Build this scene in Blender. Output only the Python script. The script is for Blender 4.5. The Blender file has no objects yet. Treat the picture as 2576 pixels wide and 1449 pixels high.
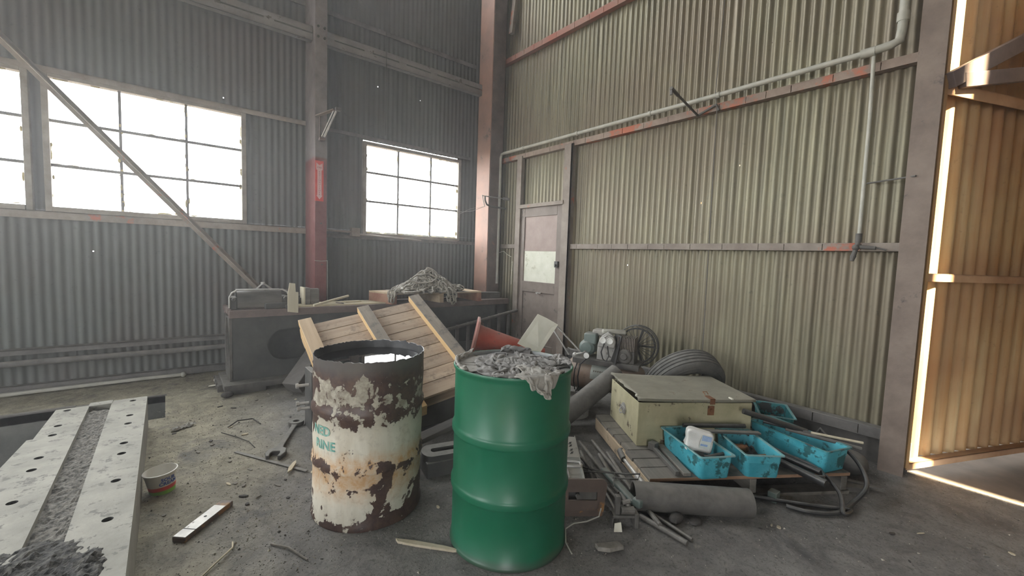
import bpy, bmesh, math, random
import numpy as np
from mathutils import Vector, Matrix, noise as mnoise

# ------------------------------------------------------------------ camera
scn = bpy.context.scene
COL = scn.collection
PI = math.pi
R_ = math.radians


def set_camera():
    yaw, pit, rol = R_(39.2466), R_(4.1098), R_(1.9905)
    f = Vector((math.sin(yaw)*math.cos(pit), math.cos(yaw)*math.cos(pit), -math.sin(pit)))
    r0 = Vector((math.cos(yaw), -math.sin(yaw), 0)); u0 = r0.cross(f)
    r = r0*math.cos(rol)+u0*math.sin(rol); u = r.cross(f)
    cd = bpy.data.cameras.new('camera'); cam = bpy.data.objects.new('camera', cd); COL.objects.link(cam)
    cd.sensor_width = 36; cd.lens = 36*1067.0/2576; cd.clip_start = .05; cd.clip_end = 200
    m = Matrix((( r.x, u.x, -f.x, 0), (r.y, u.y, -f.y, 0), (r.z, u.z, -f.z, 1.4), (0, 0, 0, 1)))
    cam.matrix_world = m
    scn.camera = cam


set_camera()

# ------------------------------------------------------------------ light
world = bpy.data.worlds.new('world'); scn.world = world; world.use_nodes = True
_bg = world.node_tree.nodes['Background']
_bg.inputs[0].default_value = (.97, .985, 1.0, 1); _bg.inputs[1].default_value = 9.0
sd = bpy.data.lights.new('sun', 'SUN'); sd.energy = 60; sd.angle = R_(1.6); sd.color = (1, .80, .52)
sun = bpy.data.objects.new('sun', sd); COL.objects.link(sun)
sun.rotation_euler = Vector((0.0, -.8, .6)).to_track_quat('Z', 'Y').to_euler()


def portal(name, loc, rx, rz, w, h):
    ld = bpy.data.lights.new(name, 'AREA'); ld.shape = 'RECTANGLE'; ld.size = w; ld.size_y = h
    ld.cycles.is_portal = True
    o = bpy.data.objects.new(name, ld); COL.objects.link(o); o.location = loc; o.rotation_euler = (rx, 0, rz)


# area lights point to local -Z
portal('daylight_rear_opening', (-4.6, -4.9, 1.6), PI/2, 0, 1.8, 3.2)
portal('daylight_left_opening', (-7.5, 1.5, 2.3), PI/2, -PI/2, 3.0, 2.0)       # faces +X
portal('daylight_window_mid', (-.06, 5.86, 2.3), -PI/2, 0, 1.5, 1.2)       # faces -Y
portal('daylight_window_right', (2.8, 5.86, 2.25), -PI/2, 0, 1.5, 1.2)
portal('daylight_added_far_left', (-6.1, 5.86, 2.3), -PI/2, 0, 3.0, 1.2)  # unseen opening far left, added to strengthen the window light
portal('daylight_clerestory', (-2.2, 5.88, 6.05), -PI/2, 0, 10.4, .95)
portal('daylight_window_left', (-1.7, 5.86, 2.3), -PI/2, 0, 1.6, 1.2)
vs = scn.view_settings
vs.view_transform = 'Standard'; vs.look = 'None'; vs.exposure = 1.08; vs.gamma = 1; vs.use_curve_mapping = False
scn.cycles.max_bounces = 7; scn.cycles.diffuse_bounces = 5; scn.cycles.glossy_bounces = 3
scn.cycles.transparent_max_bounces = 8; scn.cycles.use_denoising = True
scn.cycles.caustics_reflective = False; scn.cycles.caustics_refractive = False
scn.cycles.sample_clamp_indirect = 6

# ------------------------------------------------------------------ materials
def nt(name):
    m = bpy.data.materials.new(name); m.use_nodes = True
    t = m.node_tree; b = t.nodes['Principled BSDF']
    return m, t, b


def N(t, kind, **kw):
    n = t.nodes.new(kind)
    for k, v in kw.items():
        if k.startswith('i_'):
            n.inputs[int(k[2:]) if k[2:].isdigit() else k[2:]].default_value = v
        else:
            setattr(n, k, v)
    return n


def c4(c): return (c[0], c[1], c[2], 1)


def coords(t, kind='Object', stretch=(1, 1, 1)):
    tc = N(t, 'ShaderNodeTexCoord'); mp = N(t, 'ShaderNodeMapping'); mp.inputs['Scale'].default_value = stretch
    t.links.new(tc.outputs[kind], mp.inputs[0]); return mp.outputs[0]


def noise_(t, vec, scale, detail=6, rough=.6, dist=0):
    n = N(t, 'ShaderNodeTexNoise'); n.inputs['Scale'].default_value = scale; n.inputs['Detail'].default_value = detail
    n.inputs['Roughness'].default_value = rough; n.inputs['Distortion'].default_value = dist
    t.links.new(vec, n.inputs['Vector']); return n.outputs['Fac']


def ramp(t, fac, stops):
    r = N(t, 'ShaderNodeValToRGB'); e = r.color_ramp.elements
    while len(e) < len(stops): e.new(.5)
    for k, (p, c) in enumerate(stops):
        e[k].position = p
        e[k].color = c4(c) if isinstance(c, (tuple, list)) else (c, c, c, 1)
    t.links.new(fac, r.inputs[0]); return r.outputs[0]


def mixc(t, fac, a, b):
    m = N(t, 'ShaderNodeMix', data_type='RGBA')
    for idx, v in ((0, fac), (6, a), (7, b)):
        if isinstance(v, (int, float)): m.inputs[idx].default_value = v
        elif isinstance(v, (tuple, list)): m.inputs[idx].default_value = c4(v)
        else: t.links.new(v, m.inputs[idx])
    return m.outputs[2]


def math_(t, op, a, b=0.0):
    m = N(t, 'ShaderNodeMath', operation=op)
    for idx, v in ((0, a), (1, b)):
        if isinstance(v, (int, float)): m.inputs[idx].default_value = v
        else: t.links.new(v, m.inputs[idx])
    return m.outputs[0]


def bump(t, b, h, strength, dist=.01):
    n = N(t, 'ShaderNodeBump'); n.inputs['Strength'].default_value = strength; n.inputs['Distance'].default_value = dist
    t.links.new(h, n.inputs['Height']); t.links.new(n.outputs[0], b.inputs['Normal'])


def pm(name, c1, c2, scale=8, rough=.7, metal=0, stretch=(1, 1, 1), lo=.35, hi=.65, bmp=.25, bdist=.006,
       spots=None, spot_scale=25, spot_lo=.62, dust=0, kind='Object', fine=True):
    """worn surface: two tones mixed by noise, optional spots of a third, dust lying on top faces"""
    m, t, b = nt(name); v = coords(t, kind, stretch)
    n1 = noise_(t, v, scale, 8, .65)
    col = mixc(t, ramp(t, n1, [(lo, 0.0), (hi, 1.0)]), c1, c2)
    if spots is not None:
        n2 = noise_(t, v, spot_scale, 6, .7)
        col = mixc(t, ramp(t, n2, [(spot_lo, 0.0), (spot_lo+.05, 1.0)]), col, spots)
    if dust:
        g = N(t, 'ShaderNodeNewGeometry'); s = N(t, 'ShaderNodeSeparateXYZ'); t.links.new(g.outputs['Normal'], s.inputs[0])
        up = ramp(t, s.outputs[2], [(.25, 0.0), (.95, 1.0)])
        f = math_(t, 'MULTIPLY', math_(t, 'MULTIPLY', up, ramp(t, noise_(t, v, scale*2, 5), [(.3, .5), (.6, 1.0)])), dust)
        col = mixc(t, f, col, (.30, .29, .26))
    t.links.new(col, b.inputs['Base Color'])
    b.inputs['Roughness'].default_value = rough; b.inputs['Metallic'].default_value = metal
    if bmp:
        bump(t, b, noise_(t, v, scale*6 if fine else scale, 5, .7), bmp, bdist)
    return m


def wood(name, c1, c2, axis=0, rough=.75, dark=(.10, .07, .05), dirt=.6, scale=1.0):
    m, t, b = nt(name); st = [26*scale, 26*scale, 26*scale]; st[axis] = 1.6*scale
    v = coords(t, 'Object', st)
    n1 = noise_(t, v, 1.0, 6, .6, .4)
    col = mixc(t, ramp(t, n1, [(.3, 0.0), (.7, 1.0)]), c1, c2)
    v2 = coords(t, 'Object', (1, 1, 1))
    n2 = noise_(t, v2, 9*scale, 6, .7)
    col = mixc(t, ramp(t, n2, [(dirt, 0.0), (dirt+.12, .75)]), col, dark)
    oi = N(t, 'ShaderNodeObjectInfo'); col = mixc(t, math_(t, 'MULTIPLY', oi.outputs['Random'], .45), col, (c1[0]*.55, c1[1]*.55, c1[2]*.6))
    t.links.new(col, b.inputs['Base Color']); b.inputs['Roughness'].default_value = rough
    bump(t, b, n1, .3, .004)
    return m


def corr_mat(name, c1, c2, c3, met=.25, rgh=.5):
    m, t, b = nt(name)
    v = coords(t, 'Object', (1, 1, 1))
    vs_ = coords(t, 'Object', (9, 9, .5))
    big = noise_(t, v, .9, 4, .5)
    streak = noise_(t, vs_, 1.6, 6, .65)
    fine = noise_(t, v, 22, 6, .7)
    col = mixc(t, ramp(t, streak, [(.35, 0.0), (.66, 1.0)]), c1, c2)
    col = mixc(t, ramp(t, big, [(.42, 0.0), (.66, .8)]), col, c3)
    col = mixc(t, ramp(t, fine, [(.60, 0.0), (.72, .45)]), col, (c1[0]*.4, c1[1]*.4, c1[2]*.4))
    t.links.new(col, b.inputs['Base Color'])
    t.links.new(ramp(t, streak, [(.3, rgh), (.7, rgh+.16)]), b.inputs['Roughness']); b.inputs['Metallic'].default_value = met
    bump(t, b, fine, .15, .003)
    return m


M = {}
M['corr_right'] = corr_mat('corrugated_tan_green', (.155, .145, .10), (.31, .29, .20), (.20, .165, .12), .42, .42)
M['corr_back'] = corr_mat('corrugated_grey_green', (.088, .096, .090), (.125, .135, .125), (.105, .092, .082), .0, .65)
M['corr_leaf'] = corr_mat('corrugated_rusty', (.40, .25, .11), (.50, .40, .23), (.27, .13, .06))
M['ceiling'] = pm('ceiling_dark_sheet', (.10, .10, .095), (.16, .15, .14), 2, .8)
M['girt'] = pm('girt_dusty_brown', (.20, .165, .14), (.30, .26, .22), 5, .75, spots=(.42, .13, .08), spot_scale=2.2, spot_lo=.60, dust=.5)
M['frame_brown'] = pm('window_frame_brown', (.20, .17, .14), (.30, .27, .23), 6, .75, dust=.4)
M['beam_grey'] = pm('beam_dusty_grey', (.17, .16, .158), (.25, .235, .23), 4, .75, spots=(.12, .105, .10), spot_scale=8, spot_lo=.6, dust=.4)
M['girt_dark'] = pm('girt_dark', (.10, .095, .09), (.17, .16, .15), 6, .75, dust=.5)
M['steel_brown'] = pm('steel_brown_primer', (.115, .085, .078), (.18, .14, .125), 5, .65, spots=(.30, .16, .11), spot_scale=4, spot_lo=.63)
M['steel_pink'] = pm('steel_faded_primer', (.155, .118, .095), (.245, .195, .16), 4, .65, spots=(.09, .07, .065), spot_scale=3, spot_lo=.6)
M['column_lit_pink'] = pm('column_lit_pink_primer', (.36, .20, .145), (.24, .15, .12), 2.5, .65, spots=(.12, .085, .075), spot_scale=2.5, spot_lo=.6)  # brown-pink primer, brightened to carry warm light on the column's left face
M['girt_mix'] = pm('girt_dusty_with_red', (.22, .165, .135), (.34, .27, .22), 5, .75, spots=(.44, .15, .09), spot_scale=1.6, spot_lo=.53, dust=.5)
M['girt_red'] = pm('girt_faded_red', (.36, .12, .08), (.30, .19, .15), 3, .75, dust=.4)
M['pipe_grey'] = pm('pipe_grey_paint', (.36, .36, .31), (.48, .47, .41), 8, .55, dust=.3)
M['dark_iron'] = pm('dark_cast_iron', (.050, .050, .048), (.095, .092, .085), 5, .6, spots=(.16, .15, .13), spot_scale=14, spot_lo=.66, dust=.55)
M['machine_paint'] = pm('machine_grey_green_paint', (.042, .044, .043), (.078, .078, .072), 4, .5, spots=(.12, .115, .10), spot_scale=30, spot_lo=.7, dust=.3)
M['steel_bright'] = pm('worn_bright_steel', (.36, .35, .33), (.52, .51, .475), 12, .5, .45, spots=(.14, .12, .10), spot_scale=30, spot_lo=.62, bmp=.15)
M['steel_grey'] = pm('dusty_grey_steel', (.085, .080, .073), (.145, .137, .124), 9, .62, .2, spots=(.09, .055, .04), spot_scale=16, spot_lo=.66, dust=.35)
M['rod'] = pm('dusty_rod_steel', (.10, .093, .083), (.19, .178, .16), 14, .6, .2, spots=(.10, .06, .04), spot_scale=20, spot_lo=.62, dust=.6)
M['black_rubber'] = pm('black_rubber_hose', (.012, .012, .013), (.04, .04, .04), 10, .38, bmp=.1, dust=.35)
M['black_paint'] = pm('black_paint', (.02, .02, .02), (.045, .043, .04), 12, .5, dust=.3)
M['tyre'] = pm('dusty_tyre_rubber', (.10, .10, .095), (.17, .165, .155), 10, .85, dust=.35, bmp=.3)
M['cone'] = pm('faded_orange_red_cone', (.42, .065, .035), (.50, .13, .09), 4, .6, spots=(.13, .09, .08), spot_scale=5, spot_lo=.55, dust=.4)
M['cyan'] = pm('cyan_plastic_grimy', (.035, .31, .39), (.11, .45, .53), 5, .5, spots=(.03, .13, .14), spot_scale=11, spot_lo=.53, bmp=.15, dust=.25)
M['cyan_rim'] = pm('cyan_plastic_dusty_rim', (.22, .34, .33), (.12, .33, .35), 18, .7, spots=(.07, .09, .09), spot_scale=30, spot_lo=.62)
M['cyan_dirty'] = pm('teal_plastic_dirty', (.02, .17, .19), (.05, .28, .30), 7, .55, spots=(.04, .05, .05), spot_scale=10, spot_lo=.52, dust=.3)
M['concrete'] = pm('pit_concrete', (.10, .105, .10), (.20, .20, .185), 3, .9, spots=(.30, .30, .28), spot_scale=3, spot_lo=.66)
M['paper'] = pm('dusty_white_card', (.62, .60, .49), (.70, .68, .58), 10, .8, bmp=.1)
M['white_plastic'] = pm('white_plastic_dirty', (.72, .72, .69), (.64, .62, .58), 10, .45, spots=(.15, .13, .11), spot_scale=18, spot_lo=.64)
M['oil'] = pm('black_oil_surface', (.004, .004, .005), (.006, .006, .008), 1, .02, bmp=0)
M['cream_box'] = pm('cream_painted_steel', (.36, .33, .20), (.54, .50, .33), 4, .6, spots=(.12, .09, .06), spot_scale=9, spot_lo=.60, bmp=.2)
M['cream_lid'] = pm('dusty_cream_lid', (.22, .21, .165), (.30, .285, .225), 6, .75, spots=(.20, .17, .13), spot_scale=12, spot_lo=.6)
M['rust'] = pm('rust', (.16, .07, .035), (.26, .12, .05), 14, .85, spots=(.07, .04, .03), spot_scale=20, spot_lo=.6)
M['rusty_plate'] = pm('rusty_brown_plate', (.10, .07, .055), (.14, .10, .08), 5, .6, spots=(.30, .15, .05), spot_scale=6, spot_lo=.58, dust=.2)
M['tank_bronze'] = pm('tank_bronze_paint', (.26, .17, .12), (.34, .26, .20), 7, .5, spots=(.14, .11, .09), spot_scale=12, spot_lo=.6, dust=.5)
M['motor_green'] = pm('motor_grey_green', (.10, .14, .13), (.17, .21, .19), 9, .5, dust=.6)
M['alu'] = pm('bare_aluminium', (.50, .50, .47), (.62, .62, .58), 8, .38, .75, spots=(.25, .24, .22), spot_scale=25, spot_lo=.62, dust=.2)
M['chain'] = pm('dusty_chain_steel', (.24, .22, .18), (.38, .355, .30), 20, .6, .2, spots=(.10, .08, .06), spot_scale=30, spot_lo=.62, dust=.5)
M['rag'] = pm('grey_towel', (.19, .185, .175), (.29, .28, .262), 9, .95, spots=(.15, .14, .13), spot_scale=8, spot_lo=.58, bmp=.5, bdist=.003)
M['rag_light'] = pm('pale_grey_towel', (.29, .28, .25), (.37, .355, .32), 9, .95, spots=(.22, .20, .18), spot_scale=10, spot_lo=.6, bmp=.5, bdist=.003)
M['rag_dark'] = pm('dark_grey_towel', (.14, .135, .13), (.21, .20, .19), 9, .95, bmp=.5, bdist=.003)
M['slab'] = pm('machine_table_dusty_iron', (.215, .21, .18), (.33, .32, .275), 5, .7, .1, spots=(.14, .135, .12), spot_scale=18, spot_lo=.56, bmp=.3)
M['slab_side'] = pm('machine_table_side', (.20, .19, .165), (.30, .29, .25), 4, .8, stretch=(1, 1, .3), bmp=.5, spots=(.12, .11, .10), spot_scale=12, spot_lo=.6)
M['hole_dark'] = pm('hole_bore', (.03, .03, .03), (.05, .05, .05), 9, .8, bmp=0)
M['shavings'] = pm('dark_grit_and_shavings', (.012, .012, .012), (.12, .115, .10), 45, .75, lo=.42, hi=.66, bmp=1.0, bdist=.01, fine=False)
M['slot_grit'] = pm('grey_grit', (.07, .068, .062), (.30, .285, .25), 60, .85, lo=.38, hi=.64, bmp=1.0, bdist=.008, fine=False)
M['debris_light'] = pm('wood_chip', (.46, .40, .28), (.56, .50, .38), 30, .85)
M['debris_grey'] = pm('grey_scrap', (.16, .15, .13), (.26, .24, .21), 30, .85)
M['debris_dark'] = pm('dark_scrap', (.035, .032, .03), (.08, .075, .07), 30, .8)
M['red_sticker'] = pm('red_sticker', (.62, .05, .05), (.66, .09, .07), 12, .45, bmp=0)
M['sticker_white'] = pm('sticker_pink_white', (.72, .42, .42), (.75, .48, .46), 12, .5, bmp=0)
M['ink_red'] = pm('ink_dark_red', (.34, .05, .06), (.36, .07, .08), 9, .5, bmp=0)
M['ink_blue'] = pm('ink_blue', (.03, .07, .35), (.05, .10, .42), 9, .5, bmp=0)
M['ink_teal'] = pm('stencil_teal', (.12, .34, .29), (.30, .46, .38), 26, .6, bmp=0, lo=.45, hi=.6)
M['ink_dark'] = pm('ink_dark', (.03, .03, .03), (.05, .05, .05), 9, .6, bmp=0)
M['tub_white'] = pm('tub_white', (.74, .73, .68), (.68, .66, .60), 9, .4, bmp=0)
M['tub_red'] = pm('tub_red', (.72, .05, .03), (.74, .07, .04), 9, .4, bmp=0)
M['tub_green'] = pm('tub_green', (.22, .50, .03), (.26, .55, .05), 9, .4, bmp=0)
M['door_brown'] = pm('door_brown_paint', (.15, .12, .10), (.22, .18, .155), 4, .65, spots=(.09, .075, .065), spot_scale=6, spot_lo=.6)
M['door_panel'] = pm('door_panel_pinkish', (.27, .20, .175), (.34, .265, .235), 4, .65)
M['door_glass'] = pm('door_dusty_white_pane', (.56, .57, .46), (.68, .68, .58), 5, .6, spots=(.48, .48, .37), spot_scale=9, spot_lo=.58, bmp=0)
M['gauge_face'] = pm('gauge_face', (.8, .8, .76), (.75, .75, .72), 9, .4, bmp=0)
M['label_plate'] = pm('label_plate', (.45, .50, .46), (.55, .58, .54), 14, .5, bmp=0)
M['label_blue'] = pm('label_blue', (.16, .26, .48), (.30, .40, .56), 20, .5, bmp=0)
M['pallet'] = wood('pallet_board_wood', (.36, .265, .185), (.52, .415, .30), 0, dark=(.17, .13, .10), dirt=.54)
M['batten_v'] = wood('pallet_batten_wood', (.42, .31, .19), (.56, .43, .29), 1, dark=(.16, .14, .12), dirt=.60)
M['batten_grey'] = wood('pallet_batten_weathered', (.19, .165, .135), (.32, .275, .22), 1, dark=(.10, .09, .085), dirt=.52)
M['batten_side'] = wood('pallet_batten_fresh', (.56, .37, .17), (.68, .48, .25), 1, dark=(.40, .26, .12), dirt=.66)
M['skid_grey'] = wood('skid_weathered_wood', (.15, .14, .12), (.24, .22, .19), 1, dark=(.08, .075, .07), dirt=.55)
M['skid_edge'] = wood('skid_orange_edge', (.30, .17, .10), (.42, .27, .17), 0, dark=(.09, .07, .06), dirt=.56)
M['skid_stringer'] = wood('skid_stringer_wood', (.50, .38, .25), (.66, .53, .37), 1, dark=(.14, .11, .08), dirt=.56)
M['slat_pale'] = wood('pale_slat_wood', (.50, .44, .29), (.66, .59, .42), 0, dirt=.68)
M['board_red'] = wood('platform_board_wood', (.40, .30, .19), (.55, .44, .30), 0, dirt=.64)
M['board_redend'] = pm('platform_red_stained_end', (.22, .085, .06), (.34, .20, .13), 5, .75)
M['grey_timber'] = wood('grey_timber', (.12, .11, .10), (.19, .18, .16), 0, dark=(.06, .055, .05), dirt=.58)
M['shim'] = wood('pale_shim_wood', (.58, .53, .38), (.70, .65, .50), 2, dirt=.70)
M['green_drum'] = None


def green_drum_mat():
    m, t, b = nt('green_drum_paint'); v = coords(t)
    n1 = noise_(t, v, 3.2, 6, .6); n2 = noise_(t, coords(t, 'Object', (3, 3, .6)), 4, 6, .7)
    col = mixc(t, ramp(t, n1, [(.42, 0.0), (.7, .55)]), (.004, .115, .055), (.02, .165, .095))
    col = mixc(t, ramp(t, n2, [(.62, 0.0), (.78, .5)]), col, (.10, .16, .12))
    s = N(t, 'ShaderNodeSeparateXYZ'); t.links.new(v, s.inputs[0])
    low = ramp(t, math_(t, 'ADD', s.outputs[2], math_(t, 'MULTIPLY', n1, .06)), [(.03, .8), (.075, 0.0)])
    col = mixc(t, low, col, (.06, .06, .05))
    t.links.new(col, b.inputs['Base Color'])
    t.links.new(ramp(t, n2, [(.3, .36), (.7, .52)]), b.inputs['Roughness'])
    b.inputs['Coat Weight'].default_value = .1; b.inputs['Coat Roughness'].default_value = .25
    bump(t, b, n1, .08, .01)
    return m


def barrel_mat():
    m, t, b = nt('peeling_white_paint_over_rust'); v = coords(t)
    s = N(t, 'ShaderNodeSeparateXYZ'); t.links.new(v, s.inputs[0]); z = s.outputs[2]
    nA = noise_(t, v, 6.5, 7, .55, 1.2); nB = noise_(t, v, 24, 7, .7, .4); nC = noise_(t, coords(t, 'Object', (3, 3, .7)), 5, 6, .65)
    paint = mixc(t, ramp(t, nC, [(.35, 0.0), (.7, 1.0)]), (.54, .50, .40), (.68, .65, .55))
    paint = mixc(t, ramp(t, nB, [(.52, 0.0), (.72, .55)]), paint, (.30, .27, .21))
    # orange rust staining around and below the lower hoop
    zo = math_(t, 'ADD', z, math_(t, 'MULTIPLY', nC, .12))
    org = ramp(t, zo, [(.18, 0.0), (.30, .75), (.40, .85), (.47, 0.0)])
    paint = mixc(t, math_(t, 'MULTIPLY', org, ramp(t, nB, [(.35, .25), (.6, 1.0)])), paint, (.52, .27, .09))
    rustc = mixc(t, ramp(t, nB, [(.4, 0.0), (.7, 1.0)]), (.052, .030, .028), (.11, .065, .045))
    # how much paint survives at each height
    za = math_(t, 'ADD', z, math_(t, 'MULTIPLY', math_(t, 'SUBTRACT', nC, .5), .20))
    surv = ramp(t, za, [(0.0, .30), (.05, .46), (.12, .56), (.275, .60), (.30, .44), (.335, .47), (.37, .66), (.50, .68), (.535, .50), (.60, .37), (.64, .50), (.76, .46), (.80, .18)])
    nD = noise_(t, v, 3.6, 3, .5, 1.6)
    wob = math_(t, 'ADD', .5, math_(t, 'ADD', math_(t, 'MULTIPLY', math_(t, 'SUBTRACT', nD, .5), .75), math_(t, 'ADD', math_(t, 'MULTIPLY', math_(t, 'SUBTRACT', nA, .5), .9), math_(t, 'MULTIPLY', math_(t, 'SUBTRACT', nB, .5), .55))))
    k = math_(t, 'SUBTRACT', surv, wob)
    mask = ramp(t, math_(t, 'ADD', k, .5), [(.488, 0.0), (.502, 1.0)])
    # smoke-stained paint on the upper third
    smk = math_(t, 'MULTIPLY', ramp(t, math_(t, 'ADD', z, math_(t, 'MULTIPLY', nC, .2)), [(.60, 0.0), (.72, 1.0)]), ramp(t, nB, [(.35, .35), (.62, .95)]))
    paint = mixc(t, smk, paint, (.19, .165, .125))
    col = mixc(t, mask, rustc, paint)
    soot = ramp(t, math_(t, 'ADD', z, math_(t, 'MULTIPLY', nC, .06)), [(.80, 0.0), (.86, .8)])
    col = mixc(t, soot, col, (.10, .095, .09))
    t.links.new(col, b.inputs['Base Color'])
    t.links.new(ramp(t, mask, [(0.0, .42), (1.0, .62)]), b.inputs['Roughness'])
    bump(t, b, math_(t, 'ADD', mask, math_(t, 'MULTIPLY', nB, .4)), .5, .003)
    return m


def floor_mat():
    m, t, b = nt('dirty_shop_floor'); v = coords(t)
    s = N(t, 'ShaderNodeSeparateXYZ'); t.links.new(v, s.inputs[0])
    n1 = noise_(t, v, .9, 6, .6); n2 = noise_(t, v, 7, 8, .7, .5); n3 = noise_(t, v, 60, 6, .75); n4 = noise_(t, v, 150, 3, .7)
    grey = mixc(t, ramp(t, n2, [(.32, 0.0), (.66, 1.0)]), (.14, .135, .128), (.255, .245, .228))
    tan = mixc(t, ramp(t, n2, [(.35, 0.0), (.62, 1.0)]), (.22, .205, .15), (.42, .385, .285))
    # pale dirt lies to the left of the drums, oily dark dust elsewhere
    pos = math_(t, 'ADD', math_(t, 'MULTIPLY', s.outputs[0], -.35), math_(t, 'MULTIPLY', s.outputs[1], .10))
    f = ramp(t, math_(t, 'ADD', pos, math_(t, 'MULTIPLY', n1, .9)), [(.45, 0.0), (.80, 1.0)])
    col = mixc(t, f, grey, tan)
    oil = ramp(t, noise_(t, v, 2.3, 7, .65, .6), [(.56, 0.0), (.66, .75)])
    col = mixc(t, oil, col, (.055, .055, .058))
    col = mixc(t, ramp(t, n3, [(.54, 0.0), (.66, .75)]), col, (.045, .043, .04))
    nc = noise_(t, v, 28, 7, .75, .8); col = mixc(t, ramp(t, nc, [(.56, 0.0), (.64, .6)]), col, (.07, .067, .062)); col = mixc(t, ramp(t, noise_(t, v, 19, 6, .7, 1.0), [(.62, 0.0), (.72, .45)]), col, (.37, .345, .28))
    col = mixc(t, ramp(t, n4, [(.70, 0.0), (.73, .8)]), col, (.42, .39, .32))
    dr = noise_(t, coords(t, 'Object', (2.2, .7, 1)), 2.5, 6, .7)
    col = mixc(t, ramp(t, dr, [(.64, 0.0), (.72, .35)]), col, (.33, .30, .27))
    t.links.new(col, b.inputs['Base Color']); t.links.new(ramp(t, oil, [(0.0, .85), (1.0, .5)]), b.inputs['Roughness'])
    h = math_(t, 'ADD', math_(t, 'MULTIPLY', n2, 1.0), math_(t, 'MULTIPLY', n3, .35))
    bump(t, b, h, .9, .022)
    return m


def column_red_mat():
    m, t, b = nt('column_two_tone_red_band'); v = coords(t)
    s = N(t, 'ShaderNodeSeparateXYZ'); t.links.new(v, s.inputs[0])
    n1 = noise_(t, v, 5, 7, .65)
    low = mixc(t, ramp(t, n1, [(.35, 0.0), (.7, 1.0)]), (.15, .035, .035), (.22, .085, .08))
    up = mixc(t, ramp(t, n1, [(.35, 0.0), (.7, 1.0)]), (.15, .13, .13), (.25, .215, .21))
    f = ramp(t, math_(t, 'MULTIPLY', math_(t, 'ADD', s.outputs[2], math_(t, 'MULTIPLY', n1, .05)), .25), [(.620, 0.0), (.628, 1.0)])
    t.links.new(mixc(t, f, low, up), b.inputs['Base Color']); b.inputs['Roughness'].default_value = .5
    bump(t, b, noise_(t, v, 30, 5), .15, .004)
    return m


def glass_mat():
    m = bpy.data.materials.new('dusty_window_glass'); m.use_nodes = True; t = m.node_tree; t.nodes.clear()
    out = N(t, 'ShaderNodeOutputMaterial'); tr = N(t, 'ShaderNodeBsdfTransparent'); gl = N(t, 'ShaderNodeBsdfGlossy')
    df = N(t, 'ShaderNodeBsdfTranslucent'); df.inputs[0].default_value = (.8, .78, .62, 1)
    gl.inputs['Roughness'].default_value = .1; tr.inputs[0].default_value = (.97, .98, .97, 1)
    v = coords(t); n = noise_(t, v, 5, 6, .7)
    dirt = ramp(t, n, [(.55, .06), (.75, .5)])
    a = N(t, 'ShaderNodeMixShader'); b = N(t, 'ShaderNodeMixShader'); b.inputs[0].default_value = .06
    t.links.new(dirt, a.inputs[0]); t.links.new(tr.outputs[0], a.inputs[1]); t.links.new(df.outputs[0], a.inputs[2])
    t.links.new(a.outputs[0], b.inputs[1]); t.links.new(gl.outputs[0], b.inputs[2]); t.links.new(b.outputs[0], out.inputs[0])
    return m


M['green_drum'] = green_drum_mat(); M['barrel'] = barrel_mat(); M['floor'] = floor_mat()
M['column_red'] = column_red_mat(); M['glass'] = glass_mat()
M['barrel_in'] = pm('barrel_inside_dark', (.02, .021, .024), (.07, .07, .07), 6, .4, bmp=.1)  # dark mottled grey for the inner wall

# ------------------------------------------------------------------ mesh helpers
MATS = {}


def Rz(a): return Matrix.Rotation(a, 4, 'Z')
def Rx(a): return Matrix.Rotation(a, 4, 'X')
def Ry(a): return Matrix.Rotation(a, 4, 'Y')
def T(x, y, z): return Matrix.Translation((x, y, z))


def frame(p, q, up=(0, 0, 1)):
    """matrix at p whose local Z runs to q"""
    z = (Vector(q)-Vector(p)).normalized(); up = Vector(up)
    if abs(z.dot(up)) > .98: up = Vector((1, 0, 0))
    x = up.cross(z).normalized(); y = z.cross(x)
    return Matrix(((x.x, y.x, z.x, p[0]), (x.y, y.y, z.y, p[1]), (x.z, y.z, z.z, p[2]), (0, 0, 0, 1)))


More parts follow.
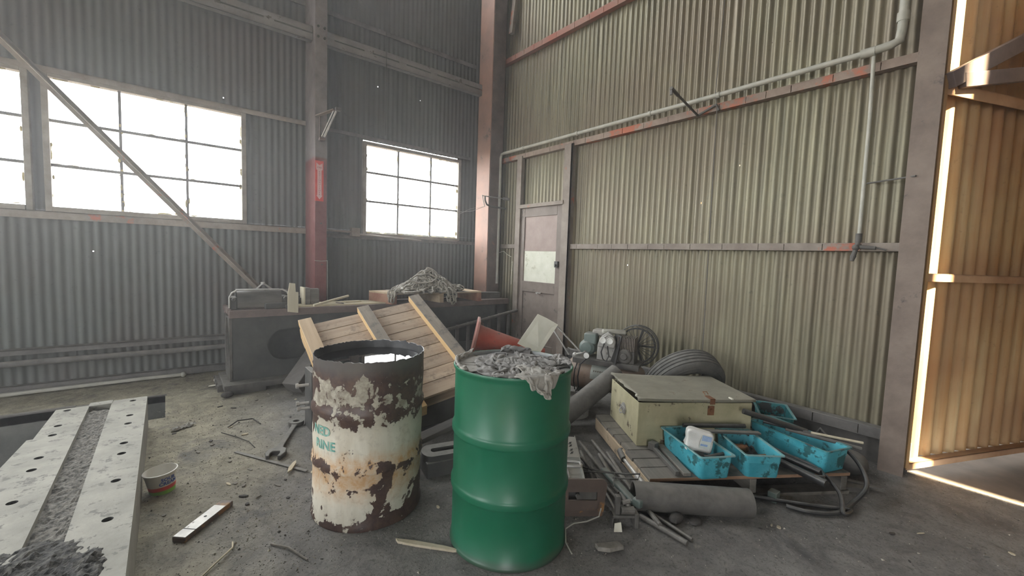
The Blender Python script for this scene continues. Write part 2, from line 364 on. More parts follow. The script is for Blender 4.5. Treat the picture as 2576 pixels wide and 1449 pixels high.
class MB:
    def __init__(s): s.v = []; s.f = []

    def add(s, vs, fs, m=None):
        o = len(s.v)
        s.v += [tuple(m @ Vector(v)) if m is not None else tuple(v) for v in vs]
        s.f += [tuple(i+o for i in f) for f in fs]; return s

    def box(s, x0, x1, y0, y1, z0, z1, m=None):
        vs = [(x0, y0, z0), (x1, y0, z0), (x1, y1, z0), (x0, y1, z0), (x0, y0, z1), (x1, y0, z1), (x1, y1, z1), (x0, y1, z1)]
        return s.add(vs, [(0, 3, 2, 1), (4, 5, 6, 7), (0, 1, 5, 4), (1, 2, 6, 5), (2, 3, 7, 6), (3, 0, 4, 7)], m)

    def cbox(s, c, size, m=None):
        a, b, d = size[0]/2, size[1]/2, size[2]/2
        return s.box(c[0]-a, c[0]+a, c[1]-b, c[1]+b, c[2]-d, c[2]+d, m)

    def bar(s, p, q, w, h, up=(0, 0, 1)):
        m = frame(p, q, up); L = (Vector(q)-Vector(p)).length
        return s.box(-w/2, w/2, -h/2, h/2, 0, L, m)

    def lathe(s, prof, n=48, m=None, caps=False, fn=None):
        vs = []; fs = []
        for (r, z) in prof:
            for k in range(n):
                a = 2*PI*k/n; p = (r*math.cos(a), r*math.sin(a), z)
                vs.append(fn(p, a) if fn else p)
        for j in range(len(prof)-1):
            for k in range(n):
                k2 = (k+1) % n
                fs.append((j*n+k, j*n+k2, (j+1)*n+k2, (j+1)*n+k))
        if caps:
            fs.append(tuple(range(n-1, -1, -1))); o = (len(prof)-1)*n; fs.append(tuple(o+k for k in range(n)))
        return s.add(vs, fs, m)

    def cyl(s, p, q, r, n=20, r2=None, caps=True):
        L = (Vector(q)-Vector(p)).length
        return s.lathe([(r, 0), (r if r2 is None else r2, L)], n, frame(p, q), caps)

    def pipe(s, p, q, r, t, n=32):
        L = (Vector(q)-Vector(p)).length
        return s.lathe([(r-t, 0), (r, 0), (r, L), (r-t, L), (r-t, 0)], n, frame(p, q))

    def path(s, pts, r, n=10, closed=False, rf=None):
        pts = [Vector(p) for p in pts]; L = len(pts); rings = []; vs = []; fs = []
        prev = None
        for i, p in enumerate(pts):
            if closed: d = pts[(i+1) % L]-pts[i-1]
            else: d = pts[min(i+1, L-1)]-pts[max(i-1, 0)]
            d.normalize()
            if prev is None:
                u = Vector((0, 0, 1)) if abs(d.z) < .9 else Vector((1, 0, 0))
                x = u.cross(d).normalized()
            else:
                x = (prev-d*prev.dot(d)).normalized()
            prev = x; y = d.cross(x)
            rr = r*(rf(i/(L-1)) if rf else 1)
            for k in range(n):
                a = 2*PI*k/n; vs.append(p+(x*math.cos(a)+y*math.sin(a))*rr)
        for i in range(L if closed else L-1):
            j = (i+1) % L
            for k in range(n):
                k2 = (k+1) % n; fs.append((i*n+k, i*n+k2, j*n+k2, j*n+k))
        if not closed:
            fs.append(tuple(range(n-1, -1, -1))); fs.append(tuple((L-1)*n+k for k in range(n)))
        return s.add(vs, fs)

    def prism(s, poly, d0, d1, m=None):
        """polygon in local XZ, extruded along local Y from d0 to d1"""
        n = len(poly); vs = [(x, d0, z) for x, z in poly]+[(x, d1, z) for x, z in poly]
        fs = [tuple(range(n)), tuple(range(2*n-1, n-1, -1))]+[(i, i+n, (i+1) % n+n, (i+1) % n) for i in range(n)]
        return s.add(vs, fs, m)

    def sphere(s, c, r, n=20, sc=(1, 1, 1)):
        prof = [(max(1e-4, r*math.sin(PI*k/10)), -r*math.cos(PI*k/10)) for k in range(11)]
        return s.lathe(prof, n, T(*c) @ Matrix.Diagonal((*sc, 1)))

    def build(s, name, mat, parent=None, world=False, smooth=35, bevel=0, wt=False):
        me = bpy.data.meshes.new(name)
        vs = s.v
        if world and parent is not None and parent.name in MATS:
            inv = MATS[parent.name].inverted(); vs = [tuple(inv @ Vector(v)) for v in vs]
        me.from_pydata(vs, [], s.f); me.update()
        bm = bmesh.new(); bm.from_mesh(me); bmesh.ops.recalc_face_normals(bm, faces=bm.faces); bm.to_mesh(me); bm.free()
        if smooth:
            me.polygons.foreach_set('use_smooth', [True]*len(me.polygons)); me.set_sharp_from_angle(angle=R_(smooth))
        me.materials.append(M[mat] if isinstance(mat, str) else mat)
        o = bpy.data.objects.new(name, me); COL.objects.link(o)
        if parent is not None:
            o.parent = parent
            if parent.name in MATS: MATS[o.name] = MATS[parent.name]
        if bevel:
            b = o.modifiers.new('bevel', 'BEVEL'); b.width = bevel; b.segments = 2; b.limit_method = 'ANGLE'
        return o


def tag(o, label=None, cat=None, group=None, kind=None):
    if label: o['label'] = label
    if cat: o['category'] = cat
    if group: o['group'] = group
    if kind: o['kind'] = kind
    return o


def thing(name, label, cat, m=None, group=None, kind=None):
    o = bpy.data.objects.new(name, None); COL.objects.link(o); o.empty_display_size = .1
    m = m if m is not None else Matrix.Identity(4)
    o.matrix_world = m; MATS[o.name] = m.copy()
    return tag(o, label, cat, group, kind)


def solo(mb, name, mat, label, cat, loc, group=None, kind=None, **kw):
    """one-mesh thing, its vertices given in world space, origin moved to loc"""
    L = Vector(loc)
    mb.v = [tuple(Vector(v)-L) for v in mb.v]
    o = mb.build(name, mat, **kw); o.location = L
    return tag(o, label, cat, group, kind)


def text_mesh(s, size, fn, bold=0.0):
    cu = bpy.data.curves.new('lettering', 'FONT'); cu.offset = bold; cu.body = s; cu.size = size; cu.align_x = 'CENTER'; cu.align_y = 'CENTER'
    cu.resolution_u = 2
    o = bpy.data.objects.new('lettering', cu); COL.objects.link(o); bpy.context.view_layer.update()
    dg = bpy.context.evaluated_depsgraph_get(); me = bpy.data.meshes.new_from_object(o.evaluated_get(dg))
    bm = bmesh.new(); bm.from_mesh(me)
    bmesh.ops.triangulate(bm, faces=bm.faces)
    for _ in range(2):
        lng = [e for e in bm.edges if e.calc_length() > size*.22]
        if lng: bmesh.ops.subdivide_edges(bm, edges=lng, cuts=1); bmesh.ops.triangulate(bm, faces=bm.faces)
    mb = MB(); mb.add([fn(v.co.x, v.co.y) for v in bm.verts], [tuple(v.index for v in f.verts) for f in bm.faces])
    bm.free(); bpy.data.objects.remove(o); bpy.data.curves.remove(cu); bpy.data.meshes.remove(me)
    return mb


# ------------------------------------------------------------------ room shell
XR, YB, ZT = 4.03, 5.79, 6.6


def corrugated(mb, s0, s1, z0, z1, pitch, amp, place, sheets=None, holes=(), nz=1, steps=8, offs=0.0):
    """sheet running along s; place(s, depth, z) -> world point; sheets = seam positions where one sheet laps the next"""
    n = max(2, int(round((s1-s0)/pitch*steps))); ss = [s0+(s1-s0)*i/n for i in range(n+1)]
    zs = {z0, z1}
    for k in range(1, nz): zs.add(z0+(z1-z0)*k/nz)
    for (hs, hz, hr) in holes:
        if s0 < hs < s1 and z0+.03 < hz < z1-.03: zs |= {hz-hr, hz+hr}
    zs = sorted(zs); m = len(zs); vs = []
    for z in zs:
        for s in ss:
            d = amp*math.cos(2*PI*s/pitch)
            if sheets:
                k = max([q for q in sheets if q <= s+1e-6], default=s0-1)
                d += -.006*max(0, 1-(s-k)/.35)+.004*mnoise.noise((s*3, z*.7, 2))
            vs.append(place(s, d+offs, z))
    fs = []
    for j in range(m-1):
        for i in range(n):
            c = ((ss[i]+ss[i+1])/2, (zs[j]+zs[j+1])/2)
            if any(abs(c[0]-h[0]) < h[2]*.9 and abs(c[1]-h[1]) < h[2] for h in holes): continue
            fs.append((j*(n+1)+i, j*(n+1)+i+1, (j+1)*(n+1)+i+1, (j+1)*(n+1)+i))
    mb.add(vs, fs)


def build_shell():
    # floor with the opening of the machine pit
    mb = MB(); X0, X1, Y0, Y1 = -9, 4.02, -5.2, 5.80
    xs = [X0, -3, -.63, -.03, X1]; ys = [Y0, 2.6, 4.38, 5.03, Y1]
    hole = {(1, 1), (1, 2), (2, 2)}
    def sub(a, b, c, d):
        nx = max(1, int((b-a)/.5)); ny = max(1, int((d-c)/.5))
        vs = [(a+(b-a)*i/nx, c+(d-c)*j/ny, 0) for j in range(ny+1) for i in range(nx+1)]
        fs = [(j*(nx+1)+i, j*(nx+1)+i+1, (j+1)*(nx+1)+i+1, (j+1)*(nx+1)+i) for j in range(ny) for i in range(nx)]
        mb.add(vs, fs)
    for i in range(4):
        for j in range(4):
            if (i, j) not in hole: sub(xs[i], xs[i+1], ys[j], ys[j+1])
    tag(mb.build('floor', 'floor', smooth=0), kind='structure')
    p = MB(); D = -.9
    def w(x0, y0, x1, y1): p.add([(x0, y0, D), (x1, y1, D), (x1, y1, -.001), (x0, y0, -.001)], [(0, 1, 2, 3)])
    w(-3, 5.03, -.03, 5.03); w(-.03, 5.03, -.03, 4.38); w(-.03, 4.38, -.63, 4.38); w(-.63, 4.38, -.63, 2.6); w(-.63, 2.6, -3, 2.6); w(-3, 2.6, -3, 5.03)
    p.add([(-3, 2.6, D), (-.03, 2.6, D), (-.03, 5.03, D), (-3, 5.03, D)], [(0, 1, 2, 3)])
    tag(p.build('floor_pit', 'concrete', smooth=0), kind='structure')
    e = MB()                                                        # steel edging of the pit
    e.box(-3, -.62, 5.03, 5.075, -.07, .012); e.box(-.66, -.02, 5.03, 5.06, -.06, .008)
    tag(e.build('trim_1', 'girt_dark'), kind='structure')
    g = MB(); 
    g.add([(-30, -30, -.03), (30, -30, -.03), (30, 30, -.03), (-30, 30, -.03), (-9, -5.2, -.03), (4.02, -5.2, -.03), (4.02, 5.8, -.03), (-9, 5.8, -.03)],
          [(0, 1, 5, 4), (1, 2, 6, 5), (2, 3, 7, 6), (3, 0, 4, 7)])
    tag(g.build('ground_outside', pm('outside_ground_dirt', (.10, .085, .07), (.16, .135, .11), 4, .9, spots=(.24, .21, .17), spot_scale=9, spot_lo=.66), smooth=0), kind='structure')
    # back wall (windows cut out)
    PB = lambda s, d, z: (s, YB+d, z)
    holes = [(-.55, 1.32, .004), (2.26, 3.64, .005), (2.9, 3.62, .004), (.52, 3.05, .005)]
    seams = [x*.66-4 for x in range(14)]
    mb = MB(); pit = .0676; amp = .0058
    def row(z0, z1, x0=-4.6, x1=4.05, off=0): corrugated(mb, x0, x1, z0, z1, pit, amp, PB, seams, holes, 2, 8, off)
    row(0, 1.69, off=.004); row(2.90, 4.33, off=.004); row(4.30, 5.55); row(6.54, ZT); corrugated(mb, 3.05, 4.05, 5.55, 6.54, pit, amp, PB)
    for a, b in ((-4.6, -2.42), (-.92, -.80), (.69, 2.07), (3.54, 4.05)): row(1.69, 2.90, a, b, .003)
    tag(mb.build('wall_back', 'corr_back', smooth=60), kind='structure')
    # right wall from the corner to the big doorway post, a gap for the small door
    PR = lambda s, d, z: (XR+d, s, z)
    seamsR = [.45, 1.09, 1.31, 1.87, 2.18, 3.02, 3.44, 4.1, 4.76, 5.3]
    holes = [(2.08, 1.99, .009), (1.55, 3.3, .004), (1.42, 3.26, .004), (1.75, 2.3, .006), (2.9, 1.36, .005), (.95, 4.2, .007)]
    mb = MB()
    def rw(z0, z1, y0=.45, y1=5.8, off=0): corrugated(mb, y0, y1, z0, z1, .0676, .0095, PR, seamsR, holes, 2, 8, off)
    rw(.16, 1.57, .45, 3.80, .004); rw(1.57, 2.86, .45, 3.80); rw(2.84, 4.28, off=-.004); rw(4.26, ZT)
    rw(.16, 2.86, 4.72, 5.8); rw(2.12, 2.86, 3.80, 4.72)
    tag(mb.build('wall_right', 'corr_right', smooth=60), kind='structure')
    c = MB(); c.box(3.99, 4.06, .45, 3.86, 0, .19); c.box(3.99, 4.06, 4.72, 5.8, 0, .19)
    tag(c.build('baseboard_right', 'girt_dark'), kind='structure')
    # wall beyond the doorway, side and ceiling (seen only in light)
    mb = MB(); corrugated(mb, -5.2, -2.9, 0, ZT, .0676, .0095, PR, None, (), 1, 6)
    corrugated(mb, -2.9, .45, 5.4, ZT, .0676, .0095, PR, None, (), 1, 6)
    tag(mb.build('wall_right_front', 'corr_right', smooth=60), kind='structure')
    PL = lambda s, d, z: (-7.6+d, s, z); mb = MB()
    corrugated(mb, -5.2, 5.8, 3.3, ZT, .0676, .009, PL, None, (), 1, 4); corrugated(mb, -5.2, 5.8, 0, 1.3, .0676, .009, PL, None, (), 1, 4)
    corrugated(mb, 3.0, 5.8, 1.3, 3.3, .0676, .009, PL, None, (), 1, 4); corrugated(mb, -5.2, 0, 1.3, 3.3, .0676, .009, PL, None, (), 1, 4)
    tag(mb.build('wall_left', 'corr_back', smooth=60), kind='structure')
    mb = MB(); corrugated(mb, -7.6, 4.05, 3.2, ZT, .0676, .009, lambda s, d, z: (s, -5.0+d, z), None, (), 1, 4)
    corrugated(mb, -7.6, -5.5, 0, 3.2, .0676, .009, lambda s, d, z: (s, -5.0+d, z), None, (), 1, 4); corrugated(mb, -3.7, 4.05, 0, 3.2, .0676, .009, lambda s, d, z: (s, -5.0+d, z), None, (), 1, 4)
    corrugated(mb, -7.6, -4.6, 0, 1.7, .0676, .009, lambda s, d, z: (s, YB+d, z), None, (), 1, 4); corrugated(mb, -7.6, -4.6, 2.9, 5.55, .0676, .009, lambda s, d, z: (s, YB+d, z), None, (), 1, 4)  # the gap between these sheets is the added far left opening
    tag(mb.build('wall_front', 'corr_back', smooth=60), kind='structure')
    mb = MB(); mb.box(-7.7, 4.07, -5.1, 5.9, ZT, ZT+.06)
    tag(mb.build('ceiling', 'ceiling', smooth=0), kind='structure')
    # outside: unseen walls and roof, added to shade the rusty leaf
    mb = MB(); corrugated(mb, 4.14, 7.5, 0, 6, .13, .014, lambda s, d, z: (s, -2.75+d, z), None, (), 1, 6)
    corrugated(mb, -2.8, 5, 0, 4.7, .13, .014, lambda s, d, z: (7.4+d, s, z), None, (), 1, 4)
    tag(mb.build('unseen_shade_wall', 'corr_leaf', smooth=60), kind='structure')
    mb = MB(); mb.box(4.36, 7.5, -2.8, 3.5, 4.7, 4.75)
    tag(mb.build('unseen_shade_roof', 'ceiling', smooth=0), kind='structure')  # unseen roof, added to cut skylight on the rusty leaf
    mb = MB(); corrugated(mb, -2.9, -.16, .05, 5.4, .13, .014, lambda s, d, z: (3.985+d, s, z), None, (), 1, 6)  # unseen closed leaf, added to cut light through the doorway
    tag(mb.build('unseen_block_leaf', 'corr_leaf', smooth=60), kind='structure')


build_shell()


# ------------------------------------------------------------------ windows, door, girts
def build_window(n, x0, x1, z0, z1, mx, mz, extra=()):
    w = thing('window_%d' % n, None, None, T((x0+x1)/2, 5.74, z0), kind='structure'); fr = MB()
    Y0, Y1 = 5.72, 5.80; t = .045
    fr.box(x0-t, x0, Y0, Y1, z0-t, z1+t); fr.box(x1, x1+t, Y0, Y1, z0-t, z1+t)
    fr.box(x0, x1, Y0, Y1, z1, z1+t); fr.box(x0, x1, Y0-.02, Y1, z0-t, z0)
    fr.build('window_frame', 'frame_brown', w, True, bevel=.003)
    mu = MB()
    for x in mx: mu.box(x-.011, x+.011, 5.74, 5.765, z0, z1)
    for z in mz: mu.box(x0, x1, 5.735, 5.768, z-.012, z+.012)
    mu.build('glazing_bars', 'girt_dark', w, True)
    # crumbling putty in lumps along the bars
    pu = MB(); rng = random.Random(n)
    xs = [x0, *mx, x1]; zs = [z0, *mz, z1]
    for _ in range(90):
        if rng.random() < .5:
            x = rng.choice(xs)+rng.uniform(-.012, .012); z = rng.uniform(z0, z1); s = (rng.uniform(.4, 1), .5, rng.uniform(1, 3.5))
        else:
            z = rng.choice(zs)+rng.uniform(-.008, .014); x = rng.uniform(x0, x1); s = (rng.uniform(1, 4), .5, rng.uniform(.4, .9))
        pu.sphere((x, 5.745, z), rng.uniform(.008, .016), 6, s)
    pu.build('putty', pm('window_putty_%d' % n, (.45, .38, .18), (.30, .26, .16), 20, .9), w, True)
    gl = MB()
    for i in range(len(xs)-1):
        for j in range(len(zs)-1):
            gl.add([(xs[i], 5.752, zs[j]), (xs[i+1], 5.752, zs[j]), (xs[i+1], 5.752, zs[j+1]), (xs[i], 5.752, zs[j+1])], [(0, 1, 2, 3)])
    gl.build('glass', 'glass', w, True, smooth=0)


build_window(1, -2.42+.045, -.965, 1.72, 2.88, [-1.9, -1.43], [2.10, 2.50])
build_window(2, -.80, .68, 1.72, 2.88, [-.325, .19], [2.10, 2.50])
build_window(3, 2.10, 3.53, 1.665, 2.83, [2.555, 3.065], [2.09, 2.475])


def girt_back(n, x0, x1, z, h, d=.06, mat='girt', y=5.775):
    mb = MB(); mb.box(x0, x1, y-d-.0, y-d+.008, z-h, z); mb.box(x0, x1, y-d, y, z-.008, z)       # angle: face leg and shelf leg
    return tag(mb.build('trim_%d' % n, mat, bevel=.002), kind='structure')


def girt_right(n, y0, y1, z, h, d=.07, mat='girt', joints=True):
    mb = MB(); x = 4.02
    ys = [y0]; rng = random.Random(n)
    while ys[-1] < y1: ys.append(min(y1, ys[-1]+(rng.uniform(.16, .34) if joints else 9)))
    for a, b in zip(ys[:-1], ys[1:]):
        j = rng.uniform(-.0015, .0015)
        mb.box(x-d+j, x-d+.008+j, a+.002, b-.002, z-h, z)
    mb.box(x-d, x, y0, y1, z-.009, z-.001); mb.box(x-d, x, y0, y1, z-h-.0, z-h+.006)
    return tag(mb.build('trim_%d' % n, mat, bevel=.002), kind='structure')


girt_back(2, -4.5, 1.36, 2.965, .055); girt_back(3, 1.50, 3.75, 2.945, .045, mat='girt_dark')
girt_back(4, -4.5, 1.36, 1.675, .07); girt_back(5, 1.50, 3.9, 1.63, .055, mat='girt_dark')
girt_back(6, 1.50, 3.8, 4.36, .06, mat='girt_dark'); girt_back(7, -4.5, 1.36, 4.36, .06, mat='girt_dark')
girt_back(8, -4.5, 4.0, .42, .05, .09, 'girt_dark'); girt_back(9, -4.5, 4.0, .085, .075, .05, 'girt_dark')
girt_right(10, .55, 3.72, 1.595, .06); girt_right(11, 4.76, 5.15, 1.595, .06, joints=False)
girt_right(12, .55, 5.2, 2.875, .065, mat='girt_mix'); girt_right(13, .55, 5.25, 4.32, .075, mat='girt_red')
girt_right(14, .55, 3.80, .27, .08, .08, 'girt_dark')

# strips under the left sill and conduit
sp = MB(); sp.path([(-4.4, 5.64, .31), (-1, 5.64, .305), (.6, 5.64, .30), (3.6, 5.64, .30)], .028, 12)
solo(sp, 'pipe', 'girt_dark', 'dark dusty horizontal pipe low along the back wall under the windows', 'pipe', (0, 5.64, .3))
cd = MB(); cd.path([(-1.2, 5.64, .035), (-.2, 5.66, .035), (.1, 5.66, .03)], .018, 8); cd.sphere((.12, 5.66, .03), .028, 10)
solo(cd, 'pipe', 'pipe_grey', 'pale thin pipe lying on the floor along the foot of the back wall', 'pipe', (-.5, 5.66, .02))


def build_door():
    d = thing('door_1', None, None, T(3.99, 4.28, 0), kind='structure')
    x0, x1 = 3.955, 3.995
    b = MB(); y0, y1, zt = 3.88, 4.69, 2.10
    b.box(x0, x1, y0, y0+.085, .02, zt); b.box(x0, x1, y1-.085, y1, .02, zt)                   # stiles
    b.box(x0, x1, y0+.085, y1-.085, 1.975, zt); b.box(x0, x1, y0+.085, y1-.085, .93, 1.075); b.box(x0, x1, y0+.085, y1-.085, .02, .22)
    b.build('door_frame', 'door_brown', d, True, bevel=.004)
    p = MB(); p.box(x0+.014, x0+.024, y0+.085, y1-.085, 1.515, 1.975); p.build('upper_panel', 'door_panel', d, True)
    p = MB(); p.box(x0+.008, x0+.016, y0+.085, y1-.085, 1.50, 1.525); p.build('middle_rail', 'door_panel', d, True)
    p = MB(); p.box(x0+.012, x0+.020, y0+.095, y1-.09, 1.075, 1.50); tag(p.build('pane', 'door_glass', d, True), 'whitish dusty pane')
    p = MB(); p.box(x0+.018, x0+.028, y0+.085, y1-.085, .22, .93); p.build('lower_panel', 'door_brown', d, True)
    k = MB(); k.box(x0-.03, x0, y0+.015, y0+.075, 1.29, 1.37); k.cyl((x0-.05, y0+.045, 1.32), (x0, y0+.045, 1.32), .014, 12)
    k.build('rim_lock', 'dark_iron', d, True, bevel=.003)
    s = MB(); s.cyl((x0-.02, y0+.4, .925), (x0, y0+.4, .925), .013, 10); s.bar((x0-.012, y0+.33, .93), (x0-.012, y0+.43, .925), .01, .012)
    s.build('bolt', 'steel_bright', d, True)
    j = MB()
    j.box(3.93, 3.99, 3.71, 3.745, 0, 2.84); j.box(3.93, 3.945, 3.71, 3.86, 0, 2.84)
    j.box(3.95, 4.03, 3.845, 3.875, 0, 2.12)
    j.box(3.93, 3.99, 4.69, 4.79, 0, 2.84); j.box(3.92, 4.03, 3.84, 4.72, 2.10, 2.15)
    tag(j.build('trim_15', 'girt', bevel=.003), kind='structure')


build_door()


def h_section(x0, x1, y0, y1, z0, z1, tf=.014, tw=.012, side='y'):
    mb = MB()
    if side == 'y':        # flanges face +-Y
        mb.box(x0, x1, y0, y0+tf, z0, z1); mb.box(x0, x1, y1-tf, y1, z0, z1); xm = (x0+x1)/2; mb.box(xm-tw/2, xm+tw/2, y0+tf, y1-tf, z0, z1)
    else:                  # flanges face +-X
        mb.box(x0, x0+tf, y0, y1, z0, z1); mb.box(x1-tf, x1, y0, y1, z0, z1); ym = (y0+y1)/2; mb.box(x0+tf, x1-tf, ym-tw/2, ym+tw/2, z0, z1)
    return mb


def build_steel():
    # red based column between the windows; its web side closed toward the left window
    c = thing('steel_column', 'steel column painted dark red below and grey above, standing between the windows', 'column', T(1.41, 5.5, 0))
    b = h_section(1.345, 1.475, 5.30, 5.73, 0, ZT, side='x'); b.build('column_shaft', 'column_red', c, True, bevel=.003)
    f = MB(); f.box(1.345, 1.475, 5.295, 5.307, 0, ZT); f.build('face_plate', 'column_red', c, True, bevel=.003)
    s = MB()
    for x in (1.375, 1.445):
        for z in (3.81, 3.92): s.cyl((x, 5.297, z), (x, 5.278, z), .014, 6)
    for i, (x, z) in enumerate([(1.41, 1.72), (1.42, 1.24)]): s.cyl((x, 5.297, z), (x, 5.285, z), .008, 6)
    s.build('bolts', 'dark_iron', c, True)
    w = MB(); w.path([(1.338, 5.29, 1.285), (1.41, 5.284, 1.28), (1.482, 5.29, 1.285), (1.487, 5.4, 1.285)], .003, 6); w.path([(1.481, 5.287, 1.29), (1.482, 5.288, .8)], .0025, 5)
    w.build('wire_tie', 'pipe_grey', c, True)
    # sign: red sticker with a down arrow
    g = thing('fire_extinguisher_sign', 'red sticker with a pale down arrow on the column', 'sign', T(1.39, 5.293, 1.975))
    q = MB(); q.box(1.345, 1.437, 5.2915, 5.2945, 1.975, 2.435); q.build('backing', 'red_sticker', g, True)
    a = MB(); y = 5.2905; X = 1.392
    pts = [(-.034, 2.41), (0, 2.385), (.034, 2.41), (.034, 2.335), (.023, 2.325), (.023, 2.04), (.033, 2.04), (0, 1.995), (-.033, 2.04), (-.023, 2.04), (-.023, 2.325), (-.034, 2.335)]
    a.prism([(X+p, z) for p, z in pts], y-.0006, y+.0006); a.build('arrow', 'sticker_white', g, True)
    t = text_mesh('FIRE', .027, lambda u, v: (X+u, y-.0016, 2.357+v)); t.build('lettering', 'ink_red', g, True, smooth=0)
    for i, ch in enumerate('EXTINGUISHER'):
        if i == 0: m_ = MB()
        tt = text_mesh(ch, .026, lambda u, v: (X+u*1.1, y-.0016, 2.308-i*.0235+v*.85)); m_.add(tt.v, tt.f)
    m_.build('lettering', 'ink_red', g, True, smooth=0)
    # lamp-like hinged bracket above the sign
    k = thing('wall_bracket', 'steel bracket with a slanting spring strut bolted high on the red column', 'bracket', T(1.42, 5.28, 2.7))
    p = MB(); p.bar((1.36, 5.29, 2.93), (1.50, 5.10, 2.99), .05, .012); p.build('arm', 'steel_pink', k, True, bevel=.002)
    p = MB(); p.cbox((1.53, 5.08, 2.995), (.055, .05, .035)); p.cyl((1.53, 5.05, 3.0), (1.53, 5.11, 3.0), .012, 10); p.build('end_block', 'steel_grey', k, True, bevel=.003)
    p = MB(); p.cyl((1.515, 5.09, 2.975), (1.425, 5.23, 2.70), .011, 10); p.cyl((1.485, 5.09, 2.97), (1.40, 5.23, 2.70), .007, 8); p.build('strut', 'steel_bright', k, True)
    p = MB(); p.box(1.385, 1.395, 5.27, 5.293, 2.66, 2.93); p.cbox((1.41, 5.26, 2.675), (.06, .06, .02)); p.build('back_plate', 'steel_brown', k, True)
    # corner column
    c = thing('steel_column', 'brown steel column standing in the corner beside the small door', 'column', T(3.8, 5.3, 0))
    b = h_section(3.69, 3.915, 5.13, 5.46, 0, ZT, .016, .014, side='x'); b.build('column_shaft', 'column_lit_pink', c, True, bevel=.003)
    b = MB(); b.box(3.70, 3.915, 5.122, 5.134, 0, ZT); b.build('face_plate', 'steel_brown', c, True)
    # doorway post
    c = thing('steel_column', 'brown steel post at the right end of the corrugated wall beside the rusty door', 'column', T(3.92, .52, 0))
    b = h_section(3.86, 4.02, .46, .585, 0, ZT, .014, .012, side='x'); b.build('column_shaft', 'steel_pink', c, True, bevel=.003)
    b = MB(); b.box(3.858, 3.872, .455, .59, 0, ZT); b.build('face_plate', 'steel_pink', c, True)
    # beams between columns
    for (x0, x1, lab) in ((-4.5, 1.34, 'dusty grey steel channel beam running left from the red column, high up'), (1.48, 3.75, 'dusty grey steel channel beam between the red column and the corner')):
        zc = 3.94
        b = MB(); b.box(x0, x1, 5.38, 5.392, zc-.066, zc); b.box(x0, x1, 5.38, 5.46, zc-.008, zc)
        b.box(x0, x1, 5.38, 5.392, zc-.155, zc-.082); b.box(x0, x1, 5.38, 5.46, zc-.155, zc-.147)
        n = int((x1-x0)/.45)
        for i in range(n+1):
            x = x0+(x1-x0)*i/n; b.box(x, x+.10 if i < n else x, 5.383, 5.393, zc-.10, zc-.05)
        solo(b, 'steel_beam', 'beam_grey', lab, 'beam', ((x0+x1)/2, 5.4, zc), bevel=.002)
    # diagonal brace across the left window
    b = MB(); p0, p1 = (-1.75, 5.33, 3.89), (.78, 5.33, .965)
    b.bar(p0, p1, .008, .07, (0, 1, 0)); b.bar((p0[0], p0[1]+.035, p0[2]), (p1[0], p1[1]+.035, p1[2]), .07, .008, (0, 1, 0))
    d = (Vector(p1)-Vector(p0)).normalized(); nrm = Vector((0, 1, 0))
    solo(b, 'diagonal_brace', 'girt', 'long diagonal angle iron brace crossing in front of the large window', 'brace', p0)
    # upper pale pipe along the right wall
    pl = thing('pipe', 'pale grey pipe sloping along the right wall above the red spotted girt', 'pipe', T(3.88, 3, 2.93))
    r = MB(); r.path([(3.88, 5.12, 1.0), (3.88, 5.12, 2.86), (3.885, 5.10, 2.915), (3.89, 5.05, 2.925), (3.89, 2, 2.925), (3.89, .86, 2.935)], .021, 12)
    r.build('pipe_run', 'pipe_grey', pl, True)
    r = MB(); r.path([(3.89, .86, 2.935), (3.89, .74, 2.945), (3.91, .70, 2.97), (3.93, .695, 3.05), (3.94, .69, 3.8), (3.94, .68, 6)], .028, 12)
    r.cyl((3.89, .90, 2.935), (3.89, .82, 2.935), .032, 12); r.cyl((3.935, .695, 3.10), (3.935, .695, 3.16), .036, 12); r.cyl((3.935, .695, 3.32), (3.935, .695, 3.35), .036, 12)
    r.build('riser', 'pipe_grey', pl, True)
    for y in (4.6, 3.6, 2.6, 1.9):
        r = MB(); r.cyl((3.89, y, 2.925), (3.89, y+.03, 2.925), .027, 12); r.build('coupling', 'pipe_grey', pl, True)
    dp = thing('pipe', 'thin pale drop pipe with a tap at its foot near the right post', 'pipe', T(3.90, .81, 1.5))
    r = MB(); r.path([(3.90, .83, 2.92), (3.90, .82, 2.5), (3.91, .82, 1.63)], .012, 10); r.build('drop', 'pipe_grey', dp, True)
    r = MB(); r.cyl((3.90, .82, 1.66), (3.90, .82, 1.60), .02, 12); r.cyl((3.90, .82, 1.60), (3.895, .84, 1.50), .016, 10); r.cyl((3.90, .83, 1.565), (3.90, .72, 1.555), .014, 10)
    r.sphere((3.895, .83, 1.56), .024, 10); r.cyl((3.89, .84, 1.50), (3.885, .845, 1.46), .02, 10, .012); r.path([(3.90, .72, 1.56), (3.90, .66, 1.54)], .006, 6)
    r.build('tap', 'steel_grey', dp, True)
    # rod sticking out over the pipe
    r = MB(); r.cyl((3.93, 2.12, 2.80), (3.35, 2.06, 2.88), .010, 8); r.cyl((3.35, 2.06, 2.88), (3.49, 2.075, 2.86), .015, 8); r.cbox((3.355, 2.06, 2.845), (.012, .02, .04))
    r.path([(3.93, 2.12, 2.80), (3.94, 2.05, 2.83), (3.93, 1.95, 2.86), (3.93, 1.92, 2.80)], .012, 8)
    solo(r, 'rod_bracket', 'steel_grey', 'thin rod sticking out of the right wall over the pale pipe', 'bracket', (3.9, 2.1, 2.8))
    r = MB(); r.cyl((3.99, .82, 2.03), (3.85, .54, 2.03), .006, 8)
    solo(r, 'hook_rod', 'steel_grey', 'short thin rod sticking out beside the right post at mid height', 'rod', (3.9, .6, 2.03))
